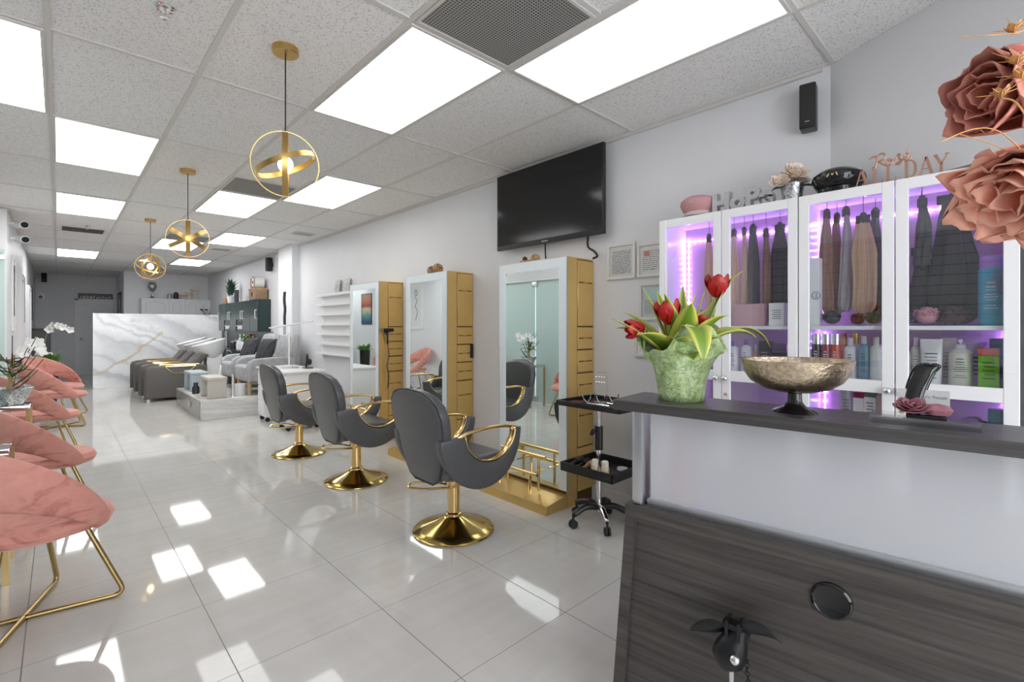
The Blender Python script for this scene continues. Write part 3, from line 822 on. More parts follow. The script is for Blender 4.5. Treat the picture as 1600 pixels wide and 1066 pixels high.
# tulip pot
t = thing('potted_tulips', 'red tulips with yellow-edged leaves in a green foil wrapped pot on counter', 'flowers', (1.44, .742, 1.10))
def foil(th, r, z, i):
    k = i / 8.0; fl = k * k
    rr = r * (1 + .05 * fl * math.sin(6 * th) + .03 * math.sin(11 * th) * (.3 + k))
    return rr, z + fl * (.045 * math.sin(3 * th + 2.2) + .012 * math.sin(9 * th))
mb = MB(); mb.lathe([(.068, 0), (.070, .02), (.073, .045), (.078, .075), (.085, .105), (.095, .135), (.107, .16), (.120, .18), (.132, .195)], 72, fn=foil, cap=False)
mb.cap([v for v in []]) if False else None
mb.build('foil_wrap', M['foil'], t, thick=.002)
MB().lathe([(.0, .002), (.05, .002), (.066, .11), (0, .115)], 24).build('soil', M['dark_brown'], t)
Rv = Vector((CS, -SN, 0)); Fv = Vector((SN, CS, 0)); Z = Vector((0, 0, 1))     # right / away / up as seen from the entrance
specs = [(-.9, -.2, .9, .25, .024, .5, .3), (-.75, .1, 1.0, .22, .042, 1.2, 0), (-.7, -.5, 1.0, .21, .044, 1.2, 0), (.35, -.4, 1.2, .21, .042, 1.3, .2), (-.1, -.9, .8, .13, .05, 1.6, 0),
         (.75, -.25, 1.2, .23, .058, 1.9, -.3), (.6, .4, 1.4, .25, .045, .9, .2), (-.25, .3, 1.6, .25, .028, .5, .4), (.1, .2, 1.6, .26, .024, .3, -.3), (-.5, .2, 1.6, .27, .022, .35, .2),
         (-.05, -.5, 1.4, .22, .045, 1.0, 0), (.45, .1, 1.7, .26, .020, .2, .5), (.3, -.75, 1.1, .17, .042, 1.3, 0), (-.35, -.8, 1.1, .18, .044, 1.3, 0), (.2, .6, 1.2, .24, .04, .8, 0), (-.6, .5, 1.2, .24, .04, .8, 0),
         (-.3, -.3, 1.5, .24, .036, .9, .4), (.15, -.2, 1.6, .23, .032, .6, -.4)]
for i, (a, b_, c_, L, W, bend, tw) in enumerate(specs):
    mb = MB(); d_ = Rv * a + Fv * b_ + Z * c_
    leaf(mb, Rv * a * .04 + Fv * b_ * .04 + Z * .11, d_, L, W, bend, n=12, twist=tw, fold=.35); mb.build('leaf', M['leaf_tulip'], t, thick=.0012)
mb = MB(); mb.M = Matrix()
leaf(mb, Fv * -.085 + Rv * -.01 + Z * .20, Fv * -.6 + Z * .55, .19, .036, 4.6, n=14, fold=.2); mb.build('leaf', M['leaf_tulip'], t, thick=.0012)
mb = MB(); leaf(mb, Rv * .06 + Z * .16, Rv * .30 + Z * 1, .29, .028, 1.3, n=14, fold=.3); mb.build('leaf', M['leaf_tulip'], t, thick=.0012)
mb = MB(); leaf(mb, Rv * .07 + Z * .14, Rv * .7 + Z * .9, .27, .024, 2.6, n=14, fold=.3); mb.build('leaf', M['leaf_tulip'], t, thick=.0012)
for (a, b_, z_, r_, ax) in ((.115, 0, .355, .031, (.02, 0, 1)), (-.05, -.03, .27, .033, (-.15, 0, 1)), (-.145, -.02, .225, .026, (-1, 0, -.1)), (.055, -.02, .245, .018, (.1, 0, 1))):
    c_ = Rv * a + Fv * b_ + Z * z_; axv = Rv * ax[0] + Z * ax[2]; axv.normalize(); base = c_ - axv * r_
    f_ = None
    mb = MB()
    for ly in range(2):
        for j in range(3): petal(mb, base, axv, 2 * PI * (j + .5 * ly) / 3, r_ * 2.7, r_ * .98, .85 - .12 * ly, -.50 + .22 * ly, 0, .6, .05 * r_, seed=j)
    fl = mb.build('tulip_flower', M['petal_red'], t, thick=.0012)
    MB().tube(smooth_path([Rv * a * .3 + Fv * b_ * .3 + Z * .1, (Rv * a * .8 + Fv * b_ * .8 + Z * (z_ * .62)), base]), .0035, 8).build('stem', col('stem_green', (.22, .36, .08), .5), t)

# big foam flower arrangement at the right edge
DESK_O, DESK_R = Vector((1.35, .871, 0)), math.radians(7)
t = thing('flower_arrangement', 'large peach and dusty rose foam flowers with dried gold seed heads at right edge', 'flowers', (1.47, -.075, 1.10))
MB().lathe([(.05, 0), (.055, .01), (.05, .1), (.045, .22), (.055, .30), (.06, .31), (.054, .305)], 32).build('vase', col('smoky_glass', (.05, .055, .06), .08), t)
O = Vector((1.47, -.075, 1.10))
def atv(px, py, tt): 
    dx, dy = ray(px); return Vector((dx * tt, dy * tt, EYE + (HY - py) / FP * tt)) - O
f1, f2 = atv(1624, 138, 1.02), atv(1648, 256, .96)
mb = MB(); rose(mb, f1, -Rv * .98 - Z * .14 - Fv * .05, .138, 4, .13, -.12, 4); mb.build('rose_flower', M['petal_rose'], t, thick=.0025)
mb = MB(); rose(mb, f2, -Rv * .80 - Z * .58 - Fv * .12, .142, 5, .20, .02, 9); mb.build('peach_flower', M['petal_peach'], t, thick=.0025)
f3 = atv(1690, 110, 1.10)
mb = MB(); rose(mb, f3, -Rv * .2 + Z * .2 - Fv * .9, .10, 5, .12, .6, 12); mb.build('peach_flower', M['petal_peach'], t, thick=.0025)
mb = MB()
for f_ in (f1, f2, f3): mb.tube(smooth_path([(0, 0, .1), (0, 0, .32), f_ + Rv * .05]), .005, 8)
mb.build('stem', col('stem_brown', (.2, .14, .06), .6), t)
for (px, py, tt) in ((1585, 50, .96), (1565, 152, .86), (1590, 100, .88), (1597, 122, .86)):
    p = atv(px, py, tt); mb = MB()
    for j in range(5): petal(mb, p, -Rv * .2 + Z * 1, 2 * PI * j / 5, .022, .008, .9, .1, .001, .3)
    for j in range(7):
        a = 2 * PI * j / 7; mb.tube([p + Z * .005, p + Z * .03 * rnd.uniform(.2, 1) + (Rv * math.cos(a) + Fv * math.sin(a)) * .035], [.0012, .0004], 5)
    mb.tube(smooth_path([p, p + Rv * .05 - Z * .05, (.0, 0, .32)]), .0015, 5)
    mb.build('seed_head', M['dry_gold'], t, thick=0)
mb = MB(); mb.tube([atv(1595, 52, .95), atv(1497, 58, .95)], [.0011, .0006], 5); mb.build('dried_grass', M['dry_gold'], t)
mb = MB()
mb.tube(smooth_path([atv(1600, 238, .9), atv(1560, 205, .9), atv(1520, 202, .9), atv(1470, 222, .9)]), [.0012] * 24 + [.0008], 5); mb.build('dried_grass', M['dry_gold'], t)
mb = MB()
mb.tube(smooth_path([atv(1600, 245, .92), atv(1540, 222, .92), atv(1500, 210, .92)]), .0009, 5); mb.build('dried_grass', M['dry_gold'], t)

del f3

def small_plant(name, label, loc, n, L, W, pot_r, pot_h, leafm, potm, spread=.8, bend=.8, seed=3, cat='plant', stems=False):
    r_ = random.Random(seed); t = thing(name, label, cat, loc)
    MB().lathe([(0, 0), (pot_r * .75, 0), (pot_r, pot_h), (pot_r * .88, pot_h), (pot_r * .85, pot_h * .9), (0, pot_h * .9)], 24).build('pot', potm, t)
    mb = MB()
    for i in range(n):
        a = 2.4 * i; k = r_.uniform(.3, 1)
        d_ = Vector((math.cos(a) * spread * k, math.sin(a) * spread * k, 1))
        b_ = Vector((math.cos(a) * pot_r * .4, math.sin(a) * pot_r * .4, pot_h * .9 + (r_.uniform(0, L * .9) if stems else 0)))
        leaf(mb, b_, d_, L * r_.uniform(.6, 1), W * r_.uniform(.7, 1), bend, n=7)
    mb.build('foliage', leafm, t, thick=.001)
    if stems: MB().cyl((0, 0, pot_h * .8), (0, 0, pot_h + L), .006, .003, 8).build('stem', M['dark_brown'], t)
    return t

# ------------------------------------------------------------------ reception desk
desk = thing('reception_desk', 'reception desk with dark wood front, frosted white panel and dark counter', 'desk', DESK_O, DESK_R)
LEN = 1.55
def slab(x0, x1, za, zb, ya_t, ya_b, yb): # end flares out a little towards the floor
    return [(x0, ya_b, za), (x1, ya_b, za), (x1, yb, za), (x0, yb, za), (x0, ya_t, zb), (x1, ya_t, zb), (x1, yb, zb), (x0, yb, zb)]
def hexa(mb, p):
    v = [mb._v(q) for q in p]
    for f in ((0, 1, 2, 3), (4, 7, 6, 5), (0, 4, 5, 1), (1, 5, 6, 2), (2, 6, 7, 3), (3, 7, 4, 0)): mb.cap([v[i] for i in f])
mb = MB(); hexa(mb, slab(.004, .03, .0, .72, -.02, .04, -LEN)); mb.build('front_panel', M['laminate'], desk)
mb = MB(); hexa(mb, slab(-.012, .03, .72, .757, .012, .012, -LEN)); mb.build('top_rail', M['laminate'], desk)
mb = MB(); hexa(mb, slab(-.008, .62, .0, .72, .0, .062, -.02 + .035)); 
mb.bm.free(); mb = MB()
hexa(mb, [(-.008, .068, 0), (.62, .068, 0), (.62, .03, 0), (-.008, .03, 0), (-.008, .012, .72), (.62, .012, .72), (.62, -.022, .72), (-.008, -.022, .72)]); mb.build('end_panel', M['laminate'], desk)
MB().box(-.068, .165, -LEN, .0275, 1.068, 1.10, .003, 1).build('countertop', M['laminate_top'], desk)
MB().box(.05, .66, -LEN, -.02, .725, .755).build('worktop', M['laminate_top'], desk)
MB().box(.035, .045, -LEN, -.055, .775, 1.068).build('frosted_panel', M['frost'], desk)
mb = MB(); mb.box(.02, .06, -LEN, -.05, .757, .777); mb.build('metal_strip', M['alu'], desk)
MB().box(.0, .055, -.042, -.006, .757, 1.068, .006).build('post', M['alu'], desk)
g = MB().lathe([(.0, .006), (.036, .006), (.040, .009), (.045, .006), (.046, 0)], 40)
for v in g.bm.verts: v.co = Vector((.004 - v.co.z, v.co.x, v.co.y))
# position on the front panel
def on_front(px, py):
    dx, dy = ray(px); n_ = Vector((math.cos(DESK_R), math.sin(DESK_R))); tt = (n_.x * DESK_O.x + n_.y * DESK_O.y) / (n_.x * dx + n_.y * dy)
    w_ = Vector((dx * tt, dy * tt, EYE + (HY - py) / FP * tt)); r_ = Matrix.Rotation(-DESK_R, 3, 'Z') @ (w_ - DESK_O); return r_
gp = on_front(1299, 940)
for v in g.bm.verts: v.co += Vector((0, gp.y, gp.z))
g.build('grommet', M['black_gloss'], desk)
# red bottle and roll behind the frosted panel
def desk_pt(x, y, z): return DESK_O + Matrix.Rotation(DESK_R, 3, 'Z') @ Vector((x, y, z))
t = thing('spray_bottle', 'red bottle blurred behind the frosted desk panel', 'bottle', desk_pt(.095, -.13, .757))
MB().lathe([(0, 0), (.032, 0), (.032, .16), (.016, .19), (.016, .20)], 20).build('body', col('red_plastic', (.55, .03, .05), .4), t)
MB().box(-.014, .04, -.014, .014, .20, .24, .004).build('spray_head', col('red_plastic', (.55, .03, .05), .4), t)

# winged hook on the desk front
hp = on_front(1160, 986)
hk = thing('bag_hook', 'black metal hook with two leaf-shaped wings and chain on desk front', 'hook', desk_pt(.0, hp.y, hp.z), DESK_R)
mb = MB(); mb.cyl((.004, 0, 0), (-.06, 0, .0), .022, n=16)
mb.M = Matrix.Translation((-.075, .01, -.02)) @ Matrix.Rotation(.35, 4, 'X')
mb.lathe([(0, -.05), (.025, -.045), (.04, -.025), (.042, 0), (.032, .035), (.02, .06), (.016, .075), (0, .078)], 28); mb.M = Matrix()
mb.build('body', M['black_metal'], hk)
MB().sphere((-.12, -.012, -.012), .013).build('knob', M['chrome'], hk)
mb = MB()
mb.box(-.095, -.06, -.022, .028, .045, .062, .004); mb.box(-.10, -.055, -.018, -.010, .02, .07, .002); mb.box(-.10, -.055, .012, .020, .02, .07, .002)
mb.build('bracket', M['black_metal'], hk)
for s, L in ((1, .105), (-1, .10)):
    mb = MB()
    leaf(mb, (-.078, s * .02 + .005, .05 if s < 0 else .036), (0, s, .40 if s < 0 else -.34), L, .023, 1.0 if s < 0 else .3, up=Vector((1, 0, .5)), fold=.25, n=12)
    mb.build('wing', M['black_metal'], hk, thick=.004)
mb = MB()
for i in range(14): mb.ring((-.07, -.03 + .002 * math.sin(i), -.035 - .011 * i), (1, 0, 0) if i % 2 else (0, 1, 0), .006, .002, .002, 12)
mb.build('chain', M['black_metal'], hk)
mb = MB(); mb.box(-.085, -.075, .0, .012, -.16, -.068, .003); mb.build('tag', M['chrome'], hk)

# footed bowl
t = thing('footed_bowl', 'hammered silver and gold footed bowl with black stem on dark counter', 'bowl', (1.452, .42, 1.10))
def bw(th, r, z, i): return r * (1 + .012 * math.sin(12 * th)), z
mb = MB(); mb.lathe([(.012, .052), (.05, .056), (.085, .066), (.11, .084), (.126, .108), (.134, .135), (.137, .142), (.131, .140), (.12, .108), (.10, .086), (.05, .064), (.0, .062)], 64); mb.build('bowl_cup', M['bowl'], t)
mb = MB(); mb.lathe([(.0, .0), (.056, .0), (.05, .006), (.028, .014), (.018, .028), (.017, .05), (.025, .056), (0, .056)], 40); mb.build('foot', M['black_gloss'], t)

# shoe-shaped card holder and its card
t = thing('card_holder', 'high-heel shoe card holder with a mauve rose on clear acrylic base', 'card holder', (1.468, .165, 1.10), math.radians(7))
MB().box(-.035, .06, -.105, .09, 0, .018, .001, 1).build('acrylic_base', M['acrylic'], t)
mb = MB()
sole = smooth_path([(.012, .012, .026), (.022, .008, .055), (.034, .0, .09), (.046, -.010, .118), (.052, -.02, .134), (.05, -.024, .139)], 6)
def sf(u, v):
    i = int(round(u * (len(sole) - 1))); p = sole[i]; k = i / (len(sole) - 1)
    wv = (.017 + .006 * k) * (1 if k < .72 else math.sqrt(max(.02, 1 - ((k - .72) / .285) ** 2)))
    return Vector((p.x + .25 * (v - .5) ** 2 * .1, p.y + (v - .5) * 2 * wv, p.z))
mb.grid(sf, len(sole) - 1, 6); mb.build('shoe_sole', M['black_gloss'], t, thick=.009)
mb = MB(); mb.box(-.02, .012, -.05, .022, .018, .026, .003); mb.build('shoe_toe_sole', M['black_gloss'], t)
mb = MB(); mb.lathe([(0, 0), (.014, .004), (.018, .016), (.012, .026), (0, .03)], 20, fn=lambda th, r, z, i: (r * (1 + .5 * abs(math.sin(th))), z), c=(-.004, -.035, .024)); mb.build('shoe_toe', M['petal_mauve'], t)
mb = MB(); rose(mb, (-.006, .012, .030), (-.45, 0, 1), .030, 5, .06, .9, 21); mb.build('rose_ornament', M['petal_mauve'], t, thick=.001)
t = thing('business_card', 'pale business card with script lettering and burgundy square in shoe holder', 'card', (1.482, .158, 1.130), math.radians(7))
mb = MB(); mb.box(.0, .001, -.048, .046, 0, .05); 
for v in mb.bm.verts: v.co.x += v.co.z * .35
mb.build('card_stock', col('card_paper', (.55, .57, .58), .35), t)
TM = Matrix.Translation((.0085, -.018, .030)) @ Matrix.Rotation(-math.atan(.35), 4, 'Y') @ FACE_L @ Matrix.Shear('XZ', 4, (.3, 0)) if False else Matrix.Translation((.0092, -.016, .031)) @ Matrix.Rotation(math.atan(.35), 4, 'Y') @ FACE_L
text_mesh('lettering', "Lady's Touch", .0105, .0002, col('card_ink', (.25, .26, .28), .5), t, TM)
mb = MB(); mb.box(-.001, .0, -.042, -.033, .008, .017)
for v in mb.bm.verts: v.co.x += v.co.z * .35
mb.build('emblem', col('card_red', (.22, .03, .05), .5), t)

# ------------------------------------------------------------------ display cabinets
CF, CB, CT = 2.70, WR - .006, 1.985
SH1, SH2 = 1.335, 1.065     # shelf heights
def display_cabinet(ya, yb, label):   # ya > yb (far, near)
    t = thing('display_cabinet', label, 'cabinet', (CF, (ya + yb) / 2, 0), 0, 'white glass-door display cabinets')
    h = (ya - yb) / 2; D = CB - CF
    mb = MB(); mb.box(.02, D, -h, -h + .018, 0, CT); mb.box(.02, D, h - .018, h, 0, CT); mb.box(.02, D, -h, h, CT - .02, CT); mb.box(.02, D, -h, h, .0, .09)
    mb.build('carcass', M['white'], t)
    MB().box(D - .012, D - .002, -h + .018, h - .018, .09, CT - .02).build('back_panel', M['cabinet_back'], t)
    for z in (SH1, SH2 - .005, .86, .45): MB().box(.03, D - .012, -h + .018, h - .018, z - .018, z).build('shelf', M['white'], t)
    for s in (1, -1):
        y0, y1 = (0.002, h - .001) if s > 0 else (-h + .001, -.002)
        d = bpy.data.objects.new('door', None)
        b = .045
        mb = MB(); mb.box(0, .02, y0, y0 + b, .1, CT - .002, .002, 1); mb.box(0, .02, y1 - b, y1, .1, CT - .002, .002, 1)
        for za, zb in ((CT - .05, CT - .002), (SH2 - .035, SH2 + .022), (.1, .16)): mb.box(.001, .019, y0 + b, y1 - b, za, zb)
        d = mb.build('door', M['white'], t)
        MB().box(.012, .014, y0 + b, y1 - b, SH2 + .022, CT - .05).build('glass_pane', M['glass'], d)
        MB().box(.012, .014, y0 + b, y1 - b, .16, SH2 - .035).build('glass_pane', M['glass'], d)
        yk = y0 + b / 2 if s > 0 else y1 - b / 2
        kb = MB(); kb.sphere((-.018, yk, 1.045), .017, n=14); kb.cyl((-.012, yk, 1.045), (0, yk, 1.045), .008, n=8); kb.build('knob', M['chrome'], d)
        if s < 0: MB().cyl((-.004, yk, .955), (0, yk, .955), .009, n=14).build('lock', M['gold_bright'], d)
    # led strips on the back: along the top, down the far side, and low on both ends
    xb = D - .016
    mb = MB()
    mb.box(xb, xb + .003, -h + .03, h - .03, CT - .105, CT - .097); mb.box(xb, xb + .003, h - .045, h - .037, SH1 + .05, CT - .10)
    for ys in ((h - .045, h - .037), (-h + .037, -h + .045)): mb.box(xb, xb + .003, ys[0], ys[1], SH1 - .13, SH1 - .03); mb.box(xb, xb + .003, ys[0], ys[1], .87, SH2 - .06)
    mb.build('led_strip', M['led'], t)
    mb = MB(); n = int((2 * h - .08) / .036)
    for i in range(n + 1): mb.sphere((xb - .004, -h + .04 + i * .036, CT - .101), .0055, n=8)
    for i in range(14): mb.sphere((xb - .004, h - .041, SH1 + .08 + i * .037), .0055, n=8)
    for ys in (h - .041, -h + .041):
        for i in range(3): mb.sphere((xb - .004, ys, SH1 - .12 + i * .037), .0055, n=8); mb.sphere((xb - .004, ys, .88 + i * .05), .0055, n=8)
    mb.build('led_dots', M['led_dot'], t)
    return t
display_cabinet(1.534, .768, 'white two-door display cabinet with purple lights, behind the tulips')
display_cabinet(.765, .0, 'white two-door display cabinet with purple lights, nearest the right edge')

# hair extensions
def hair(px, ytop, ybot, wid, mat, label, X=2.86, clip='black', flare=1.0, rate=3.0):
    Y, zt = onX(px, ytop, X); _, zb = onX(px, ybot, X)
    zb = max(zb, SH1 + .006)
    zt = min(zt, CT - .06)
    t = thing('hair_extension', label, 'hair extension', (X, Y, zt), 0, 'hair extensions hanging in the display cabinets')
    L = zt - zb; ph = rnd.uniform(0, 6)
    def f(u, v):
        a = 2 * PI * u; k = v
        w_ = wid / 2 * ((.45 if rate > 2 else .2) + ((.55 if rate > 2 else .8) * flare) * min(1, k * rate) + .12 * math.sin(3 * k + ph)); th = .016 + .006 * k
        rip = 1 + .12 * math.sin(9 * a + 3 * k)
        if k > .93: w_ *= 1 - (k - .93) * 6; th *= 1 - (k - .93) * 6
        return (th * math.cos(a) * rip + .008 * math.sin(5 * k + ph), w_ * math.sin(a) * rip + .006 * math.sin(4 * k + ph), -.03 - (L - .03) * k * (1 - .02 * abs(math.sin(5 * a))))
    mb = MB(); g = mb.grid(f, 48, 20, cu=True); mb.cap([g[i][0] for i in range(48)]); mb.cap([g[i][-1] for i in range(48)]); mb.build('hair', mat, t)
    mb = MB(); mb.box(-.012, .012, -wid * .3, wid * .3, -.035, .005, .005); mb.sphere((-.004, 0, .006), .014, n=10); mb.build('clip', M[clip], t)
    mb = MB(); mb.tube([(0, 0, .0), (0, 0, CT - .025 - zt + .004)], .0015, 5); mb.build('hanger', M['cord'], t)
    return t
hair(1108, 370, 505, .045, M['hair_blonde'], 'slim ash blonde hair piece hanging at right of the farthest glass door')
hair(1147, 362, 505, .048, M['hair_blonde'], 'ash blonde hair bundle, leftmost behind the second glass door')
hair(1163, 360, 505, .035, M['hair_blonde'], 'pale blonde hair bundle beside the leftmost black one')
hair(1177, 355, 515, .06, M['hair_black'], 'black hair bundle hanging between blonde and light brown bundles')
hair(1197, 362, 505, .045, M['hair_brown'], 'light brown hair bundle between two black bundles')
hair(1219, 352, 500, .085, M['hair_black'], 'wide black hair bundle at right of the second glass door', X=2.9)
hair(1292, 332, 492, .05, M['hair_brown'], 'warm brown hair bundle, leftmost behind the third glass door')
hair(1308, 338, 492, .045, M['hair_brown'], 'auburn brown hair bundle second from left behind third glass door', X=2.91)
hair(1322, 328, 488, .055, M['hair_silver'], 'silver grey hair bundle behind the third glass door')
hair(1349, 338, 492, .10, M['hair_blonde'], 'thick golden blonde hair bundle hanging behind the third glass door', X=2.83)
hair(1368, 330, 505, .06, M['hair_black'], 'black hair bundle behind the thick golden blonde one', X=2.93)
hair(1441, 312, 420, .06, M['hair_black'], 'short black ponytail with round clip behind the fourth glass door', X=2.83)
hair(1440, 388, 506, .13, M['hair_black'], 'black spread hair piece below the short ponytail', X=2.93, rate=1.6)
hair(1490, 305, 508, .19, M['hair_black'], 'very wide long black hair piece partly behind the peach flower', X=2.9, rate=1.5)

# things standing on the cabinet shelves
def bottle(px, base, h, r, body, cap, label, X=2.84, style='round', group='bottles and tubes on the cabinet shelves', cat='bottle', lab=None):
    Y, _ = onX(px, 500, X)
    t = thing('bottle', label, cat, (X, Y, base), 0, group)
    if style == 'round': pr = [(0, 0), (r * .96, 0), (r, .004), (r, h * .74), (r * .85, h * .79), (r * .42, h * .83), (r * .42, h * .85)]; cp = (h * .83, h, r * .46)
    elif style == 'mist': pr = [(0, 0), (r, 0), (r, h * .76), (r * .9, h * .77)]; cp = (h * .77, h, r * .9)
    elif style == 'pump': pr = [(0, 0), (r, 0), (r, h * .72), (r * .6, h * .8), (r * .4, h * .82)]; cp = (h * .8, h * .9, r * .42)
    else: pr = [(0, 0), (r, 0), (r, h * .8), (r * .9, h * .82)]; cp = (h * .81, h, r * .93)
    MB().lathe(pr, 24).build('body', body, t)
    mb = MB(); mb.lathe([(0, cp[0]), (cp[2], cp[0]), (cp[2], cp[1] - .002), (cp[2] * .9, cp[1]), (0, cp[1])], 20)
    if style == 'pump': mb.cyl((0, 0, h * .88), (0, 0, h), .004, n=8); mb.box(-.03, .008, -.006, .006, h - .012, h, .002)
    mb.build('cap', cap, t)
    if lab:
        mb = MB()
        for i, zz in enumerate((.60, .54, .50, .44, .40, .36, .28, .24)):
            wv = .5 if i < 2 else .75
            mb.grid(lambda u, v: (-(r + .0004) * math.cos((u - .5) * wv * (1.2 + .3 * math.sin(i * 2))), (r + .0004) * math.sin((u - .5) * wv * (1.2 + .3 * math.sin(i * 2))), h * (zz + (.022 if i < 2 else .012) * v)), 6, 1)
        mb.build('print', lab, t)
    return t
def tube_pack(px, base, h, wd, body, label, X=2.84):
    Y, _ = onX(px, 500, X); t = thing('cosmetic_tube', label, 'tube', (X, Y, base), 0, 'bottles and tubes on the cabinet shelves')
    def f(u, v):
        a = 2 * PI * u; k = min(1, v * 1.0); th = wd * .42 * (1 - k) + .003 * k
        return (th * math.cos(a), wd / 2 * (1 - .12 * (1 - k)) * math.sin(a), .018 + (h - .018) * v)
    mb = MB(); g = mb.grid(f, 24, 8, cu=True); mb.cap([g[i][-1] for i in range(24)]); mb.cap([g[i][0] for i in range(24)]); mb.build('body', body, t)
    MB().lathe([(0, 0), (wd * .36, 0), (wd * .36, .02), (0, .02)], 20).build('cap', M['white_plastic'], t)
    mb = MB()
    for i in range(8): mb.box(-wd * .38, -wd * .38 + .003, -wd * .28, wd * .28 - .004 * (i % 3), h * (.2 + .07 * i), h * (.2 + .07 * i) + .004)
    for v in mb.bm.verts: v.co.x = -(wd * .42 * (1 - (v.co.z - .018) / (h - .018)) + .004)
    mb.build('print', col('print_grey', (.3, .3, .3), .6), t)
def carton(px, base, h, wd, dp, body, label, X=2.84, top=None, name='carton', group='boxes on the cabinet shelves', cat='box', lines=None):
    Y, _ = onX(px, 500, X); t = thing(name, label, cat, (X, Y, base), 0, group)
    MB().box(-dp / 2, dp / 2, -wd / 2, wd / 2, 0, h * (.84 if top else 1), .0015, 1).build('body', body, t)
    if top: MB().box(-dp / 2 - .001, dp / 2 + .001, -wd / 2 - .001, wd / 2 + .001, h * .84, h, .0015, 1).build('lid', top, t)
    if lines:
        mb = MB()
        for i in range(5): mb.box(-dp / 2 - .0008, -dp / 2, -wd * .3, wd * (.3 - .1 * (i % 2)), h * (.3 + .09 * i), h * (.3 + .09 * i) + .005)
        mb.build('print', lines, t)
    return t
ink = col('print_dark', (.12, .12, .13), .6)
wp, cr = M['white_plastic'], col('cream_plastic', (.72, .70, .62), .4)
b1, b2 = SH2 + .001 - .005, .861
purple = col('purple_cap', (.16, .06, .30), .3)
bottle(1146, b1, .19, .026, wp, purple, 'white bottle with purple cap, left behind the second glass door', lab=ink)
bottle(1166, b1, .20, .026, wp, purple, 'white printed bottle with purple cap beside the pale amber one', lab=ink)
bottle(1181, b1, .17, .012, col('amber', (.55, .32, .14), .3), cr, 'slim pale amber bottle near the black boxes', X=2.86)
carton(1197, b1, .19, .055, .06, M['black'], 'black box with pink print standing beside the slim amber bottle', X=2.86, lines=col('print_pink', (.5, .2, .35), .5))
carton(1221, b1, .13, .07, .06, M['black_gloss'], 'black glossy box stacked low at right of second glass door', X=2.86)
carton(1221, b1 + .131, .05, .07, .06, col('purple_box', (.12, .07, .16), .4), 'small dark purple box lying on the black glossy box', X=2.86)
carton(1168, SH1 + .001, .12, .19, .06, col('pink_box', (.50, .28, .32), .6), 'long pink box on the shelf below the blonde bundles', X=2.78)
carton(1216, SH1 + .001, .12, .075, .06, M['white'], 'white printed box on the shelf below the wide black bundle', X=2.78, lines=col('print_grey', (.3, .3, .3), .6))
carton(1080, SH1 + .001, .10, .15, .10, col('clear_pack', (.55, .56, .62), .15), 'clear plastic package on the shelf behind the tulip flowers', X=2.85)
carton(1273, SH1 + .001, .34, .055, .05, M['white'], 'tall white box with oval emblem at left of third glass door', X=2.79)
t_ = bpy.data.objects['carton.001'] if False else None
mb = MB(); Y_, z_ = onX(1275, 462, 2.763); mb.ring((2.7632, Y_, z_), (1, 0, 0), .018, .001, .0025, 32); mb.tube([(2.763, Y_, z_ - .012), (2.763, Y_ - .003, z_ + .012)], .0015, 5)
lastbox = [o for o in C.objects if o.get('label', '').startswith('tall white box with oval')][0]
o = mb.build('emblem', ink, lastbox); o.matrix_parent_inverse = Matrix.Translation(lastbox.location).inverted()
bottle(1276, b1, .235, .0215, M['black_gloss'], M['chrome'], 'black mist bottle with chrome cap behind the third glass door', style='mist', lab=col('print_white', (.7, .7, .7), .5))
bottle(1291, b1, .235, .0215, col('crimson', (.30, .01, .05), .15), M['chrome'], 'crimson mist bottle with chrome cap beside the black one', style='mist', lab=col('print_white', (.7, .7, .7), .5))
bottle(1306, b1, .235, .0215, col('orange_red', (.60, .06, .015), .15), M['chrome'], 'orange-red mist bottle with chrome cap behind third glass door', style='mist', lab=col('print_white', (.7, .7, .7), .5))
bottle(1318, b1, .235, .016, M['gold_satin'], M['gold_satin'], 'slim gold bottle just behind the orange-red one', X=2.93, style='mist')
bottle(1329, b1, .215, .025, wp, wp, 'white printed bottle right of the orange-red mist bottle', lab=ink)
bottle(1336, b1, .24, .018, wp, M['gold_satin'], 'slim bottle with gold cap standing in the back row', X=2.92, style='mist')
bottle(1350, b1, .225, .023, col('blue_bottle', (.20, .38, .50), .25), wp, 'pale blue bottle with white cap behind the third glass door', lab=ink)
bottle(1369, b1, .22, .025, wp, cr, 'big plain white bottle right of the pale blue one')
bottle(1383, b1, .23, .022, wp, wp, 'white slim bottle hidden partly by the third door frame', X=2.93, lab=ink)
bottle(1416, b1, .20, .015, col('grey_bottle', (.5, .5, .5), .3), wp, 'grey white bottle at left of the fourth glass door', X=2.84, lab=ink)
bottle(1431, b1, .22, .019, cr, wp, 'cream bottle with vertical print beside the white squeeze tube', X=2.86, lab=ink)
tube_pack(1455, b1, .215, .078, wp, 'white squeeze tube with printed lines behind the fourth glass door', X=2.83)
tube_pack(1482, b1, .22, .055, cr, 'cream squeeze tube behind the heel of the shoe holder', X=2.90)
bottle(1501, b1, .215, .040, cr, wp, 'cream pump bottle right of the squeeze tubes', X=2.84, style='pump', lab=ink)
carton(1520, b1, .20, .06, .03, wp, 'tall off-white carton behind the cream pump bottle', X=2.93, lines=ink)
carton(1545, b1, .18, .062, .05, col('lime', (.22, .55, .02), .4), 'lime green box with coral lid behind the fourth glass door', X=2.80, top=col('coral', (.75, .16, .12), .4), lines=col('print_green', (.06, .2, .02), .5))
carton(1559, b1, .22, .05, .05, col('deep_blue', (.03, .10, .28), .4), 'dark blue box behind the lime green box', X=2.90)
t = bottle(1549, SH1 + .001, .285, .040, col('teal_can', (.02, .27, .38), .3), col('violet_cap', (.35, .18, .60), .2), 'tall teal spray can with violet cap at right of fourth glass door', X=2.79, style='can', lab=col('print_pink2', (.45, .45, .55), .5))
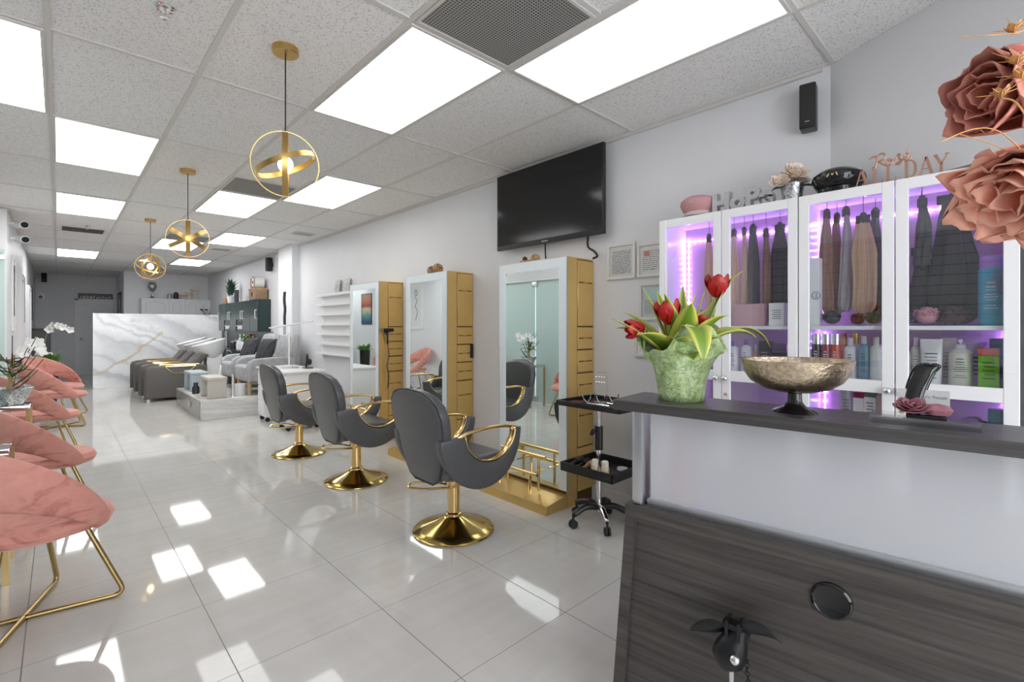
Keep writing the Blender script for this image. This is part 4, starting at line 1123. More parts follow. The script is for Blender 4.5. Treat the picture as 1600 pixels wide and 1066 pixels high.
carton(1323, b2, .17, .042, .04, col('silver_box', (.35, .34, .36), .3), 'silver patterned box low behind the third glass door', X=2.80, lines=ink)
carton(1343, b2, .155, .042, .05, M['white'], 'white box with burgundy lid low behind the third glass door', X=2.80, top=col('wine', (.2, .01, .05), .4))
carton(1361, b2, .165, .046, .06, M['white'], 'white box with green lid and round emblem low behind third glass door', X=2.80, top=col('forest', (.03, .08, .06), .4), lines=ink)
carton(1379, b2, .15, .040, .06, col('tan_box', (.5, .36, .24), .5), 'tan box low at the right of the third glass door', X=2.80)
carton(1560, b2, .13, .06, .06, col('teal_box', (.02, .20, .22), .4), 'small teal box low at right of the fourth glass door', X=2.80)
# soft accessories
def hair_ball(px, base, r, mat, label, X=2.82, name='hair_accessory', sq=.75, cat='hair accessory'):
    Y, _ = onX(px, 500, X); r_ = random.Random(px); mb = MB()
    mb.sphere((0, 0, r * sq), r * .8, sz=sq, n=16)
    for i in range(26):
        a, b_ = r_.uniform(0, 6.28), r_.uniform(0.1, 1.4); p = Vector((math.cos(a) * math.cos(b_), math.sin(a) * math.cos(b_), math.sin(b_) * sq)) * r * .85 + Vector((0, 0, r * sq))
        if p.z < r * .25: continue
        mb.ring(p, (math.cos(a), math.sin(a), r_.uniform(-1, 1)), r * .28, r * .1, r * .1, 10)
    o = mb.build(name, mat); o.location = (X, Y, base); tag(o, label, cat, 'hair accessories in the cabinets'); return o
hair_ball(1447, SH1 + .002, .05, col('pink_fluff', (.50, .24, .28), .9), 'pink fluffy hair bun on the shelf behind the fourth glass door', X=2.80)
hair_ball(1417, SH1 + .002, .038, col('navy', (.05, .05, .10), .8), 'navy hair bun at left of the fourth glass door', X=2.80)
hair_ball(1490, SH1 + .002, .05, col('brown_curl', (.045, .02, .02), .6), 'dark brown curly hair piece right of the pink bun', X=2.80)
hair_ball(1300, SH1 + .002, .045, M['hair_black'], 'black hair bun on shelf beside the tall white emblem box', X=2.80)
hair_ball(1340, SH1 + .002, .035, col('dark_red', (.12, .01, .015), .7), 'small dark red hair bun below the golden blonde bundle', X=2.77)
hair_ball(1365, SH1 + .002, .04, M['hair_black'], 'black hair bun right of the small dark red one', X=2.77)
hair_ball(1432, b2, .05, col('blush_cloth', (.45, .26, .32), .8), 'folded blush cloth low at left of the fourth glass door', X=2.80, name='folded_cloth', cat='cloth')
hair_ball(1525, b2, .055, M['dark_brown'], 'tangle of brown straps low behind the fourth glass door', X=2.80, name='strap_bundle', cat='straps')

# ------------------------------------------------------------------ on top of the cabinets
TZ = CT + .001
def cap_hat(px, X, r, label, cloth, band, badge):
    Y, _ = onX(px, 310, X); t = thing('captain_hat', label, 'hat', (X, Y, TZ), 0, 'captain hats on the cabinets')
    mb = MB(); mb.lathe([(r * .74, .0), (r * .76, .012), (r * .78, .034)], 40); mb.build('hat_band', band, t)
    def fn(th, rr, z, i): return rr, z + (.014 * math.cos(th) * -1 if i > 1 else 0)
    mb = MB(); mb.lathe([(r * .77, .032), (r * .88, .050), (r * 1.0, .078), (r * .97, .094), (r * .8, .110), (r * .45, .120), (0, .123)], 40, fn=fn); mb.build('crown', cloth, t)
    mb = MB()
    def vz(u, v):
        a = PI + (u - .5) * 2.3; rr = r * (.76 + .32 * v * math.cos((u - .5) * 2.4)); return (rr * math.cos(a), rr * math.sin(a), .012 - .010 * v + .004)
    mb.grid(vz, 20, 5); mb.build('visor', band, t, thick=.003)
    if badge == 'M':
        mb = MB(); zc = .092; x_ = -r * .99
        for a, b_ in (((-.022, -.014), (-.010, .014)), ((-.010, .014), (0, -.008)), ((0, -.008), (.010, .014)), ((.010, .014), (.022, -.014))):
            mb.tube([(x_ + .012 * (a[1] + .014) / .028 * 1.0 - .004, -a[0], zc + a[1]), (x_ + .012 * (b_[1] + .014) / .028 - .004, -b_[0], zc + b_[1])], .0032, 6)
        mb.build('emblem', col('emblem_gold', (.70, .5, .3), .35, .5), t)
    else:
        mb = MB(); mb.sphere((-r * .99, 0, .084), .014, sx=.3, n=12); mb.tube([(-r * 1.0, .016, .078), (-r * 1.0, 0, .10), (-r * 1.0, -.016, .078)], .002, 6); mb.build('emblem', col('badge_pale', (.45, .33, .22), .4), t)
cap_hat(1094, 2.83, .115, 'pink captain hat on the white cabinet at its far end', M['pink_cloth'], col('hat_white', (.6, .5, .5), .5), 'b')
cap_hat(1310, 2.85, .116, 'glossy black captain hat with gold emblem on the white cabinet', M['black_gloss'], M['black_gloss'], 'M')
# word sign with raised silver letters
Y_, _ = onX(1161, 310, 2.80)
t = thing('word_sign', 'thick silver glitter letters spelling Hope on the white cabinet', 'sign', (2.79, Y_, TZ), 0, 'word signs on the cabinets')
text_mesh('lettering', 'HoPe', .145, .024, M['silver'], t, Matrix.Translation((0, 0, .009)) @ FACE_L, bold=.007)
o = t.children[0]
# vase of pale roses
Y_, _ = onX(1236, 300, 2.82)
t = thing('rose_vase', 'silver mosaic vase of pale cream roses on the white cabinet', 'vase', (2.84, Y_, TZ))
MB().lathe([(.0, 0), (.042, 0), (.046, .01), (.05, .05), (.056, .085), (.06, .10), (.054, .10), (.048, .06), (0, .05)], 28).build('vase_body', M['mosaic'], t)
for i, (a, b_, z_, r_) in enumerate(((-.005, -.02, .150, .075), (-.065, .01, .115, .058), (.042, .01, .13, .054), (.0, .05, .145, .056))):
    mb = MB(); rose(mb, Rv * a + Fv * b_ + Z * (z_ - .01), Rv * a * 6 + Fv * -.7 + Z * .6, r_ * .8, 5, .05, .8, 30 + i); mb.build('rose_flower', M['petal_cream'], t, thick=.001)
for a, b_ in ((-1, -.1), (.9, -.3), (.6, .5), (-.6, .5)):
    mb = MB(); leaf(mb, Rv * a * .03 + Fv * b_ * .03 + Z * .08, Rv * a + Fv * b_ + Z * .4, .085, .022, 1.4); mb.build('leaf', M['leaf_dark'], t, thick=.001)
# rose gold sign
Ya, _ = onX(1338, 280, 2.72); Yb, _ = onX(1484, 270, 2.72)
t = thing('word_sign', 'rose gold cutout sign reading Rosé ALL DAY on the white cabinet', 'sign', (2.718, (Ya + Yb) / 2, TZ), 0, 'word signs on the cabinets')
Wd = Ya - Yb
mb = MB()
def serif(letter, x, wl, h):
    P = lambda a, b_: (x + a * wl, b_ * h)
    bars = {'A': [((0, 0), (.5, 1), .09), ((.5, 1), (1, 0), .2), ((.18, .35), (.8, .35), .07), ((-.1, .02), (.2, .02), .05), ((.78, .02), (1.14, .02), .05)],
            'L': [((.25, 0), (.25, 1), .2), ((0, .02), (1, .02), .06), ((0, .98), (.5, .98), .05), ((.96, 0), (.96, .25), .06)],
            'D': [((.2, 0), (.2, 1), .2), ((0, .02), (.6, .02), .05), ((0, .98), (.6, .98), .05)] + [((.55 + .42 * math.sin(PI * i / 8), .5 - .48 * math.cos(PI * i / 8)), (.55 + .42 * math.sin(PI * (i + 1) / 8), .5 - .48 * math.cos(PI * (i + 1) / 8)), .06 + .14 * math.sin(PI * (i + .5) / 8)) for i in range(8)],
            'Y': [((0, 1), (.5, .45), .2), ((1, 1), (.5, .45), .08), ((.5, 0), (.5, .48), .18), ((-.12, .98), (.25, .98), .05), ((.75, .98), (1.15, .98), .05), ((.3, .02), (.7, .02), .05)]}[letter]
    for a, b_, w_ in bars:
        p, q = Vector(P(*a)), Vector(P(*b_)); d_ = (q - p).normalized(); n_ = Vector((-d_.y, d_.x)) * w_ * wl * .68
        mb.prism([p - n_, q - n_, q + n_, p + n_], lambda aa, bb, h_: Vector((h_, -aa, bb)), .003)
xs = -Wd / 2; hL = .078; u_ = Wd / 6.6
for i, (l_, off) in enumerate((('A', 0), ('L', 1.2), ('L', 2.2), ('D', 3.55), ('A', 4.65), ('Y', 5.65))): serif(l_, xs + off * u_, u_ * .82, hL * (1.0))
mb.build('lettering', M['rosegold'], t)
mb = MB(); s_ = .047
def sc3(a, b_): return Vector((.0015, -(a * s_ - .105), .070 + b_ * s_))
strokes(mb, [[(-.15, .95), (.1, 1.15), (.45, 1.1), (.42, .5), (.3, .05), (.05, -.1)], [(.3, .95), (.7, 1.3), (1.05, 1.2), (1.0, .75), (.55, .6)], [(.55, .6), (.9, .25), (1.2, .05)],
             [(1.4, .65), (1.15, .5), (1.2, .12), (1.5, .1), (1.65, .4), (1.45, .66), (1.4, .45), (1.75, .45), (2.0, .7)],
             [(2.0, .7), (2.05, .95), (2.2, .85), (2.1, .6), (2.3, .3), (2.15, .0), (1.9, .05), (2.2, .25), (2.55, .4)],
             [(2.55, .4), (2.8, .6), (2.75, .85), (2.55, .75), (2.55, .35), (2.8, .2), (3.05, .45)], [(2.75, 1.0), (2.9, 1.18)]], sc3, .0042)
mb.build('script_lettering', M['rosegold'], t)

# ------------------------------------------------------------------ wall: tv, speakers, frames
tY0, tY1 = 2.118, 3.303
t = thing('television', 'large black flat television mounted high on the grey wall', 'television', (2.93, (tY0 + tY1) / 2, 2.37))
h = (tY1 - tY0) / 2
MB().box(0, .035, -h, h, -.345, .335, .006).build('casing', M['black'], t)
MB().box(-.002, .002, -h + .012, h - .012, -.305, .325).build('screen', M['screen'], t)
MB().box(.035, .097, -.25, .25, -.2, .2).build('wall_mount', M['black'], t)
mb = MB()
for i in range(6): mb.box(-.0015, 0, -.035 + .012 * i, -.027 + .012 * i, -.332, -.322)
mb.build('logo', col('logo_grey', (.4, .4, .4), .4), t)
mb = MB(); mb.tube(smooth_path([(.03, .02, -.34), (.03, .015, -.45), (.05, .02, -.515)]), .006, 8)
mb.tube(smooth_path([(.04, -.42, -.34), (.04, -.42, -.42), (.05, -.47, -.46), (.05, -.50, -.50), (.05, -.46, -.515)]), .009, 8); mb.build('cable', M['cord'], t)
def speaker(loc, rz, label, s=1.0):
    t = thing('wall_speaker', label, 'speaker', loc, rz, 'black wall speakers')
    MB().box(-.13 * s, -.02 * s, -.045 * s, .045 * s, -.14 * s, .14 * s, .012 * s, 3).build('cabinet', M['black'], t)
    MB().box(-.136 * s, -.128 * s, -.04 * s, .04 * s, -.13 * s, .13 * s, .004).build('front_cover', col('speaker_cloth', (.02, .02, .02), .8), t)
    MB().box(-.02 * s, 0, -.02 * s, .02 * s, -.04 * s, .04 * s).build('bracket', M['black'], t)
    MB().box(-.138 * s, -.1355 * s, -.012 * s, .012 * s, -.105 * s, -.1 * s).build('logo', col('logo_grey', (.4, .4, .4), .4), t)
Y_, z_ = onX(1269, 166, 2.93); speaker((WR, .80, 2.52), math.radians(8), 'black speaker at the ceiling above the white cabinets', .86)
Y_, z_ = onX(421, 413, 2.95); speaker((WR, Y_ + .05, z_), 0, 'black speaker on the far right wall above the green cabinets', .95)
x_, z_ = onY(55, 430, YB - .15); speaker((-.28, YB, z_), -PI / 2 + PI, 'black speaker in the far left corner near the back door', 1.2)
bpy.data.objects['wall_speaker.002'].rotation_euler = (0, 0, PI / 2)
def frame_pic(yc, zc, w_, h_, mat, label, X=WR, fw=.02, name='framed_certificate', group='framed certificates beside the cabinets', cat='certificate', fm=None, sgn=-1):
    t = thing(name, label, cat, (X, yc, zc), 0, group)
    mb = MB(); a, b_ = (-.02, -.001) if sgn < 0 else (.001, .02)
    for q in ((-w_ / 2, -w_ / 2 + fw, -h_ / 2, h_ / 2), (w_ / 2 - fw, w_ / 2, -h_ / 2, h_ / 2), (-w_ / 2 + fw, w_ / 2 - fw, -h_ / 2, -h_ / 2 + fw), (-w_ / 2 + fw, w_ / 2 - fw, h_ / 2 - fw, h_ / 2)): mb.box(a, b_, q[0], q[1], q[2], q[3])
    mb.build('frame', fm or M['frame_white'], t)
    c_, d_ = (-.010, -.002) if sgn < 0 else (.002, .010)
    MB().box(c_, d_, -w_ / 2 + fw, w_ / 2 - fw, -h_ / 2 + fw, h_ / 2 - fw).build('paper', mat, t)
    return t
def frame_px(pxa, pxb, pya, pyb, *r, X=WR - .02, **k):
    ya, z1_ = onX(pxa, pya, X); yb, _ = onX(pxb, pya, X); ym = (ya + yb) / 2
    _, za = onX((pxa + pxb) / 2, pya, X); _, zb = onX((pxa + pxb) / 2, pyb, X)
    return frame_pic(ym, (za + zb) / 2, abs(ya - yb), za - zb, *r, **k)
frame_px(948, 992, 380, 436, M['paper1'], 'framed certificate with dense grey print, leftmost on the wall by the cabinets')
frame_px(995, 1040, 378, 432, M['paper2'], 'framed certificate with a peach motif, touching the white cabinet edge')
frame_px(998, 1044, 441, 500, M['paper3'], 'framed certificate with pale teal heading below the peach one')
frame_px(991, 1036, 506, 558, M['paper4'], 'framed certificate lowest on the wall, behind the tulip leaves')
# paper notice reflected in the gold: a small framed notice on station top is part of the wall below the tv

# things on the stations
def rattan(c, r, label):
    t = MB(); r_ = random.Random(int(r * 1e4))
    for i in range(14): t.ring((0, 0, r), (r_.uniform(-1, 1), r_.uniform(-1, 1), r_.uniform(-1, 1)), r * .93, r * .16, r * .05, 28)
    o = t.build('rattan_ball', M['wicker']); o.location = c; tag(o, label, 'decorative ball', 'rattan balls on the middle station'); return o
z_ = 1.865 + .007
rattan((2.86, 4.26, z_), .052, 'brown woven rattan ball, left of the two on the middle station')
rattan((2.84, 4.12, z_), .058, 'pale woven rattan ball, right of the two on the middle station')
t = thing('wooden_tray', 'small wooden holder with rounded back on top of the nearest station', 'holder', (2.82, 2.77, 1.852))
MB().box(-.04, .04, -.08, .08, 0, .025, .004).build('tray_base', M['wicker'], t)
mb = MB(); mb.prism([(-.07, .025), (.03, .025)] + arc(-.02, .025, .05, .05, 0, 180, 10)[1:-1], lambda a, b_, h_: Vector((.01 + h_, a - .02, b_)), .02); mb.build('rounded_back', M['wicker'], t)
MB().sphere((-.01, .05, .04), .022, n=12).build('knob', M['dark_brown'], t)

# trolley
t = thing('salon_trolley', 'black two-tray salon trolley on casters beside the nearest gold station', 'trolley', (2.66, 1.96, 0))
MB().cyl((0, 0, .08), (0, 0, .80), .017, n=20).build('pole', M['chrome'], t)
mb = MB(); mb.cyl((0, 0, .50), (0, 0, .66), .028, n=16); mb.box(-.06, -.01, -.01, .01, .62, .64); mb.sphere((-.065, 0, .63), .018, n=10); mb.sphere((-.06, .015, .615), .014, n=10); mb.build('height_clamp', M['black'], t)
for k in range(5):
    a = math.radians(-128 + 72 * k); c_, s_ = math.cos(a), math.sin(a)
    lg = MB().tube(smooth_path([(0, 0, .11), (.10 * c_, .10 * s_, .125), (.2 * c_, .2 * s_, .085)]), [.022] * 9 + [.02] * 7 + [.014], 10).build('leg', M['chrome'] if k == 0 else M['black'], t)
    mb = MB(); e = Vector((.2 * c_, .2 * s_, .028)); n_ = Vector((-s_, c_, 0))
    mb.cyl(e - n_ * .018, e - n_ * .004, .027, n=16); mb.cyl(e + n_ * .004, e + n_ * .018, .027, n=16); mb.cyl(e + Vector((0, 0, .0)), e + Vector((0, 0, .06)), .008, n=8); mb.build('caster', M['rubber'], lg)
def tray(name, z, x0, x1, y0, y1, hh):
    mb = MB(); mb.box(x0, x1, y0, y1, z, z + .008, .003, 1)
    for q in ((x0, x0 + .012, y0, y1), (x1 - .012, x1, y0, y1), (x0, x1, y0, y0 + .012), (x0, x1, y1 - .012, y1)): mb.box(q[0], q[1], q[2], q[3], z, z + hh, .004, 2)
    mb.build(name, M['black'], t)
tray('upper_tray', .80, -.20, .20, -.30, .21, .035)
tray('lower_tray', .36, -.19, .19, -.24, .18, .06)
tr = Vector((2.66, 1.96, 0))
tag(MB().box(-.07, .07, -.06, .06, 0, .012, .004).build('folded_cloth', M['burgundy'], loc=tr + Vector((-.1, .12, .809))), 'folded burgundy cloth on the upper trolley tray', 'cloth')
st_ = thing('acrylic_stand', 'clear acrylic rack with metal rungs on the upper trolley tray', 'stand', tr + Vector((.05, .02, .809)))
MB().box(-.035, .035, -.06, .06, 0, .006).build('stand_base', M['acrylic'], st_)
mb = MB()
for s in (-1, 1): mb.cyl((0, s * .05, 0.006), (0, s * .05, .22), .003, n=8)
mb.build('upright', M['chrome'], st_)
for z_ in (.14, .175, .21):
    mb = MB(); mb.cyl((0, -.05, z_), (0, .05, z_), .002, n=6)
    for i in range(4): mb.sphere((0, -.035 + .023 * i, z_), .005, n=8)
    mb.build('rung', M['chrome'], st_)
for i, (dx_, dy_, lb) in enumerate(((-.06, .05, 'left of the acrylic rack'), (-.05, -.06, 'in front of the acrylic rack'), (.04, -.10, 'right of the acrylic rack'))):
    mb = MB(); mb.tube(smooth_path([(0, 0, .008), (.0, .03, .03), (.0, .045, .06)]), .004, 8); mb.tube(smooth_path([(0, 0, .008), (.0, -.02, .035), (.0, -.03, .075)]), .004, 8); mb.tube([(0, -.06, .005), (0, .06, .005)], .005, 8)
    o = mb.build('hair_clip', M['chrome'], loc=tr + Vector((dx_, dy_, .809))); tag(o, 'chrome hair clip on the upper trolley tray, ' + lb, 'hair clip', 'hair clips on the trolley')
for i, (dx_, dy_, lb) in enumerate(((-.12, -.06, 'left of the two cream bottles on the lower trolley tray'), (-.11, -.13, 'right of the two cream bottles on the lower trolley tray'))):
    bt = thing('nail_bottle', 'short cream bottle, ' + lb, 'bottle', tr + Vector((dx_, dy_, .369)), 0, 'cream bottles on the trolley')
    MB().lathe([(0, 0), (.026, 0), (.026, .06), (.02, .07)], 20).build('body', col('cream_body', (.62, .50, .34), .35), bt)
    MB().lathe([(0, .068), (.022, .068), (.022, .095), (.018, .1), (0, .1)], 20).build('cap', cr, bt)
for i, (dy_, lb, m_) in enumerate(((.07, 'bristle end toward the pole', 'black'), (.135, 'at the far end of the lower tray', 'dark_brown'), (.022, 'lying behind the cream bottles', 'wicker'))):
    mb = MB(); mb.cyl((-.09, 0, .022), (.02, .02, .03), .011, n=10); mb.cyl((.02, .02, .03), (.10, .03, .035), .02, n=14)
    o = mb.build('round_brush', M[m_], loc=tr + Vector((-.08, dy_, .369))); tag(o, 'round hair brush on the lower trolley tray, ' + lb, 'hair brush', 'round brushes on the trolley')
tag(MB().lathe([(0, 0), (.035, 0), (.035, .012), (0, .012)], 24).build('wax_tin', M['white_plastic'], loc=tr + Vector((.1, -.12, .369))), 'small flat white tin on the lower trolley tray', 'tin')

# ------------------------------------------------------------------ wall shelves and the far right side
t = thing('wall_shelf', 'white wall rack of seven narrow polish shelves left of the mirrors', 'shelf', (WR, 7.17, 0))
Y0_, _ = onX(548, 500, 2.95); Y1_, _ = onX(495, 500, 2.95)
for k in range(7):
    z_ = .91 + k * .148
    MB().box(-.09, -.001, Y0_ - 7.17, Y1_ - 7.17, z_, z_ + .012).build('shelf', M['white'], t)
    MB().box(-.094, -.088, Y0_ - 7.17, Y1_ - 7.17, z_, z_ + .035).build('lip', M['white'], t)
MB().box(-.01, -.001, Y0_ - 7.17, Y1_ - 7.17, .9, 1.83).build('back_panel', M['white_matte'], t)
for i, (px, lb) in enumerate(((525, 'left of the two'), (540, 'right of the two'))):
    Y_, _ = onX(px, 450, 2.97)
    q = thing('art_plaque', 'distressed white wooden plaque leaning on top of the wall rack, ' + lb, 'plaque', (2.965, Y_, .91 + 6 * .148 + .012), 0, 'plaques on the wall rack')
    mb = MB(); mb.box(0, .02, -.075, .075, 0, .21, .002, 1)
    for v in mb.bm.verts: v.co.x += v.co.z * .15
    mb.build('board', simple('distressed_white', (.58, .57, .56), .7, var=.35, vscale=18), q)
    mb = MB()
    for s in (-1, 1): mb.ring((-.001 + .015, s * .0, .10 + s * .035), (1, 0, -.15), .03, .004, .008, 24)
    mb.build('relief', M['silver'], q)
# pilaster decoration
t = thing('wall_strip', 'long wavy black decorative strip hanging on the white column', 'wall decoration', (WR - .13, 8.9, 1.65))
mb = MB(); sp_ = smooth_path([(0, .0, .30), (0, .02, .15), (0, -.02, 0), (0, .01, -.15), (0, .0, -.28)], 8)
mb.grid(lambda u, v: (-.004, sp_[int(round(v * 32))].y + (u - .5) * .11, sp_[int(round(v * 32))].z), 2, 32); mb.build('strip', M['black'], t, thick=.012)
MB().box(-.014, -.001, -.055, .055, -.62, -.29).build('mirror_tile', simple('grey_mirror', (.5, .5, .5), .1, .9), t)

# manicure table
t = thing('manicure_table', 'white manicure table with drawer pedestals on casters behind the salon chairs', 'table', (2.33, 6.95, 0))
MB().box(-.27, .27, -.60, .60, .735, .76, .006).build('tabletop', M['white'], t)
for s in (-1, 1):
    p = MB().box(-.24, .2, s * .42 - .15, s * .42 + .15, .07, .735, .004).build('pedestal', M['white'], t)
    for k in range(3):
        MB().box(-.252, -.24, s * .42 - .14, s * .42 + .14, .10 + k * .205, .29 + k * .205, .003).build('drawer', M['white_plastic'], p)
    for k in range(2):
        for s2 in (-1, 1): 
            c_ = (-.2 + .36 * k, s * .42 + s2 * .12, .03); MB().cyl((c_[0], c_[1] - .012, .03), (c_[0], c_[1] + .012, .03), .03, n=14).build('caster', M['rubber'], p)
            MB().cyl((c_[0], c_[1], .03), (c_[0], c_[1], .075), .01, n=8).build('caster_stem', M['chrome'], p)
mb = MB(); mb.box(-.10, .10, -.05, .05, .761, .775, .004); mb.build('dust_vent', M['alu'], t)
t = thing('desk_lamp', 'white manicure lamp with long bar head standing on the manicure table', 'lamp', (2.42, 7.25, .761))
MB().cyl((0, 0, 0), (0, 0, .02), .05, n=24).build('base', M['white'], t)
mb = MB(); mb.tube([(0, 0, .02), (0, 0, .40), (.03, .0, .60)], .011, 10); mb.build('pole', M['white'], t)
mb = MB(); 
mb.M = Matrix.Translation((.03, 0, .60)) @ Matrix.Rotation(math.radians(-40), 4, 'Z') @ Matrix.Rotation(math.radians(-9), 4, 'Y')
mb.box(-.31, .31, -.03, .03, -.008, .012, .006); mb.build('lamp_head', M['white'], t)
t = thing('table_stand', 'black angled accessory stand on the right of the manicure table', 'stand', (2.50, 6.75, .761))
MB().box(-.05, .05, -.07, .07, 0, .012, .003).build('stand_base', M['black'], t)
mb = MB(); mb.tube([(0, .06, .01), (.0, .02, .19)], .014, 8); mb.tube([(0, .02, .19), (0, -.03, .05)], .012, 8); mb.tube([(0, -.03, .05), (0, -.045, .13)], .011, 8); mb.build('bent_arm', M['black'], t)
MB().ring((0, -.045, .09), (1, .2, 0), .035, .03, .014, 24).build('roll_ring', M['black'], t)

# pedicure platform
t = thing('pedicure_platform', 'low marble pedicure platform with a storage drawer at its end', 'platform', (1.46, 7.93, 0))
MB().box(0, WR - 1.46 - .005, 0, 1.95, 0, .288, .003, 1).build('block', M['marble_step'], t)
d_ = MB().box(-.008, .0, .06, 1.90, .02, .27).build('drawer', simple('taupe_gloss', (.27, .255, .235), .12), t)
mb = MB()
for s in (-1, 1): mb.box(-.03, -.008, .75 + s * .045 - .035, .75 + s * .045 + .035, .12, .20, .012); 
mb.box(-.035, -.008, .735, .765, .135, .185, .006); mb.build('bow_handle', M['silver'], d_)
PZ = .289
def footrest(x, y, rz, mat, label):
    t = thing('foot_stool', label, 'foot rest', (x, y, PZ), rz, 'foot rests on the pedicure platform')
    MB().box(-.12, .12, -.28, -.19, 0, .27, .02, 3).build('side_pad', mat, t); MB().box(-.12, .12, .19, .28, 0, .27, .02, 3).build('side_pad', mat, t)
    MB().box(-.125, .125, -.285, .285, .25, .31, .022, 3).build('top_pad', mat, t)
footrest(1.68, 8.28, 0, M['beige'], 'beige padded arch foot rest at the near end of pedicure platform')
footrest(1.66, 9.42, 0, M['bluegrey'], 'blue-grey arch foot rest at the far end of the pedicure platform')
t = thing('faucet', 'chrome curved faucet rising from the pedicure platform', 'faucet', (1.90, 8.12, PZ))
mb = MB(); mb.cyl((0, 0, 0), (0, 0, .34), .018, n=16); mb.build('column', M['chrome'], t)
mb = MB(); mb.tube(smooth_path([(0, 0, .10), (-.05, .02, .06), (-.10, .04, .08), (-.11, .045, .13)]), .010, 10); mb.build('spout', M['chrome'], t)
MB().lathe([(0, 0), (.035, 0), (.035, .012), (0, .015)], 20).build('flange', M['chrome'], t)
mb = MB(); mb.lathe([(0, 0), (.075, 0), (.09, .17), (.083, .17), (.07, .02), (0, .02)], 28); tag(mb.build('foot_basin', M['white_plastic'], loc=(2.02, 8.22, PZ)), 'white plastic bin right of the chrome faucet', 'bin')
tag(MB().lathe([(0, 0), (.05, 0), (.05, .09), (.03, .13), (.035, .17), (0, .17)], 20).build('dark_vase', col('navy_glaze', (.02, .02, .03), .2), loc=(1.56, 8.86, PZ)), 'dark navy bottle between the two arch foot rests', 'bottle')
tag(MB().tube(smooth_path([(0, 0, .0), (0, .0, .22), (.03, .05, .40), (.05, .12, .36), (.05, .15, .0)]), .012, 10).build('shower_hose', M['white_plastic'], loc=(1.86, 8.75, PZ)), 'white curved spray hose behind the beige foot rest', 'hose')

# armchairs
def armchair(loc, label):
    t = thing('armchair', label, 'armchair', loc, 0, 'grey slipcovered armchairs on the platform')
    MB().box(-.36, .22, -.30, .30, .20, .44, .05, 4).build('seat', M['fabric_grey'], t)
    for s in (-1, 1):
        mb = MB()
        pl = [(-.33, .20), (.34, .20), (.36, .56), (.1, .57), (-.24, .55), (-.33, .50), (-.36, .40)]
        mb.prism(pl, lambda a, b_, h_: Vector((a, s * (.27 + h_), b_)), .10, .035, 3); mb.build('armrest', M['fabric_grey'], t)
    mb = MB(); pl = [(-.34, .35), (.34, .35), (.355, .60), (.34, .82), (.26, .91), (0, .93), (-.26, .91), (-.34, .82), (-.355, .6)]
    mb.prism(pl, lambda a, b_, h_: Vector((.20 + h_ + .22 * (b_ - .35), a, b_)), .14, .045, 4); mb.build('backrest', M['fabric_grey'], t)
    for sx, sy in ((-.30, -.29), (-.30, .29), (.30, -.29), (.30, .29)):
        MB().tube([(sx, sy, 0), (sx, sy, .21)], [.022, .032], 10).build('leg', M['oak'], t)
    return t
a1 = armchair((2.46, 8.36, PZ), 'nearer grey slipcovered armchair with oak legs on the platform')
a1.location = (2.42, 8.38, PZ); dup(a1, (2.44, 9.38, PZ), 0, 'farther grey slipcovered armchair beside the green plant')
def cushion(loc, label, ry):
    def f(u, v):
        a, b_ = (u - .5) * 2, (v - .5) * 2
        return (0, a * .22, b_ * .2)
    mb = MB()
    for s in (-1, 1):
        mb.grid(lambda u, v: (s * .07 * (1 - ((u - .5) * 2) ** 4) * (1 - ((v - .5) * 2) ** 4) + .006 * math.sin(26 * u + 9 * v), (u - .5) * .44, (v - .5) * .40), 16, 16)
    bmesh.ops.remove_doubles(mb.bm, verts=mb.bm.verts, dist=.004)
    o = mb.build('cushion', M['pillow'], smooth=80); o.location = loc; o.rotation_euler = (0, ry, .2); tag(o, label, 'cushion', 'charcoal cushions on the armchairs'); return o
cushion((2.43, 8.36, PZ + .66), 'charcoal ruched cushion on the nearer grey armchair', math.radians(20))
cushion((2.45, 9.36, PZ + .66), 'charcoal ruched cushion on the farther grey armchair', math.radians(20))

# green cabinets
t = thing('wall_cabinet', 'dark green wall cabinets with open cubbies and pale handles', 'cabinet', (WR, 11.65, 0))
ya, yb = 10.1 - 11.65, 13.2 - 11.65; zt, zb = 1.87, 1.24
MB().box(-.22, -.002, ya, yb, zb, zt).build('carcass', M['green_cab'], t)
n = 6; wdt = (yb - ya) / n
for k in range(n):
    cub = k in (2, 4)
    d = MB().box(-.24, -.22, ya + k * wdt + .004, ya + (k + 1) * wdt - .004, zb + (.24 if cub else .003), zt - .003, .003, 1).build('door', M['green_cab'], t)
    if cub:
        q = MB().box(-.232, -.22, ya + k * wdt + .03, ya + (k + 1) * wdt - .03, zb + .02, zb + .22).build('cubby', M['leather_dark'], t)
        MB().box(-.245, -.22, ya + k * wdt + .02, ya + (k + 1) * wdt - .02, zb + .11, zb + .122).build('cubby_shelf', M['white'], q)
        for j in range(3): MB().cyl((-.252, ya + k * wdt + .1 + .11 * j, zb + .07), (-.232, ya + k * wdt + .1 + .11 * j, zb + .07), .035, n=12).build('rolled_towel', M['white_matte'], q)
    s = 1 if k % 2 else -1
    yh = ya + (k + .5) * wdt + s * wdt * .36
    mb = MB(); mb.tube(fillet([(-.24, yh, 1.50), (-.27, yh, 1.50), (-.27, yh, 1.66), (-.24, yh, 1.66)], .01), .007, 8); mb.build('handle', M['trim'], d)
t = thing('base_cabinet', 'dark green base cabinet and counter below the green wall cabinets', 'cabinet', (WR, 11.7, 0))
MB().box(-.42, -.002, -1.75, 1.75, .08, .83).build('carcass', M['green_cab'], t); MB().box(-.40, -.01, -1.74, 1.74, 0, .08).build('plinth', M['black'], t)
MB().box(-.455, -.002, -1.77, 1.77, .83, .865, .003).build('countertop', col('green_top', (.02, .045, .045), .15), t)
MB().box(-.012, -.002, -1.75, 1.75, .865, 1.235).build('splashback', M['green_cab'], t)
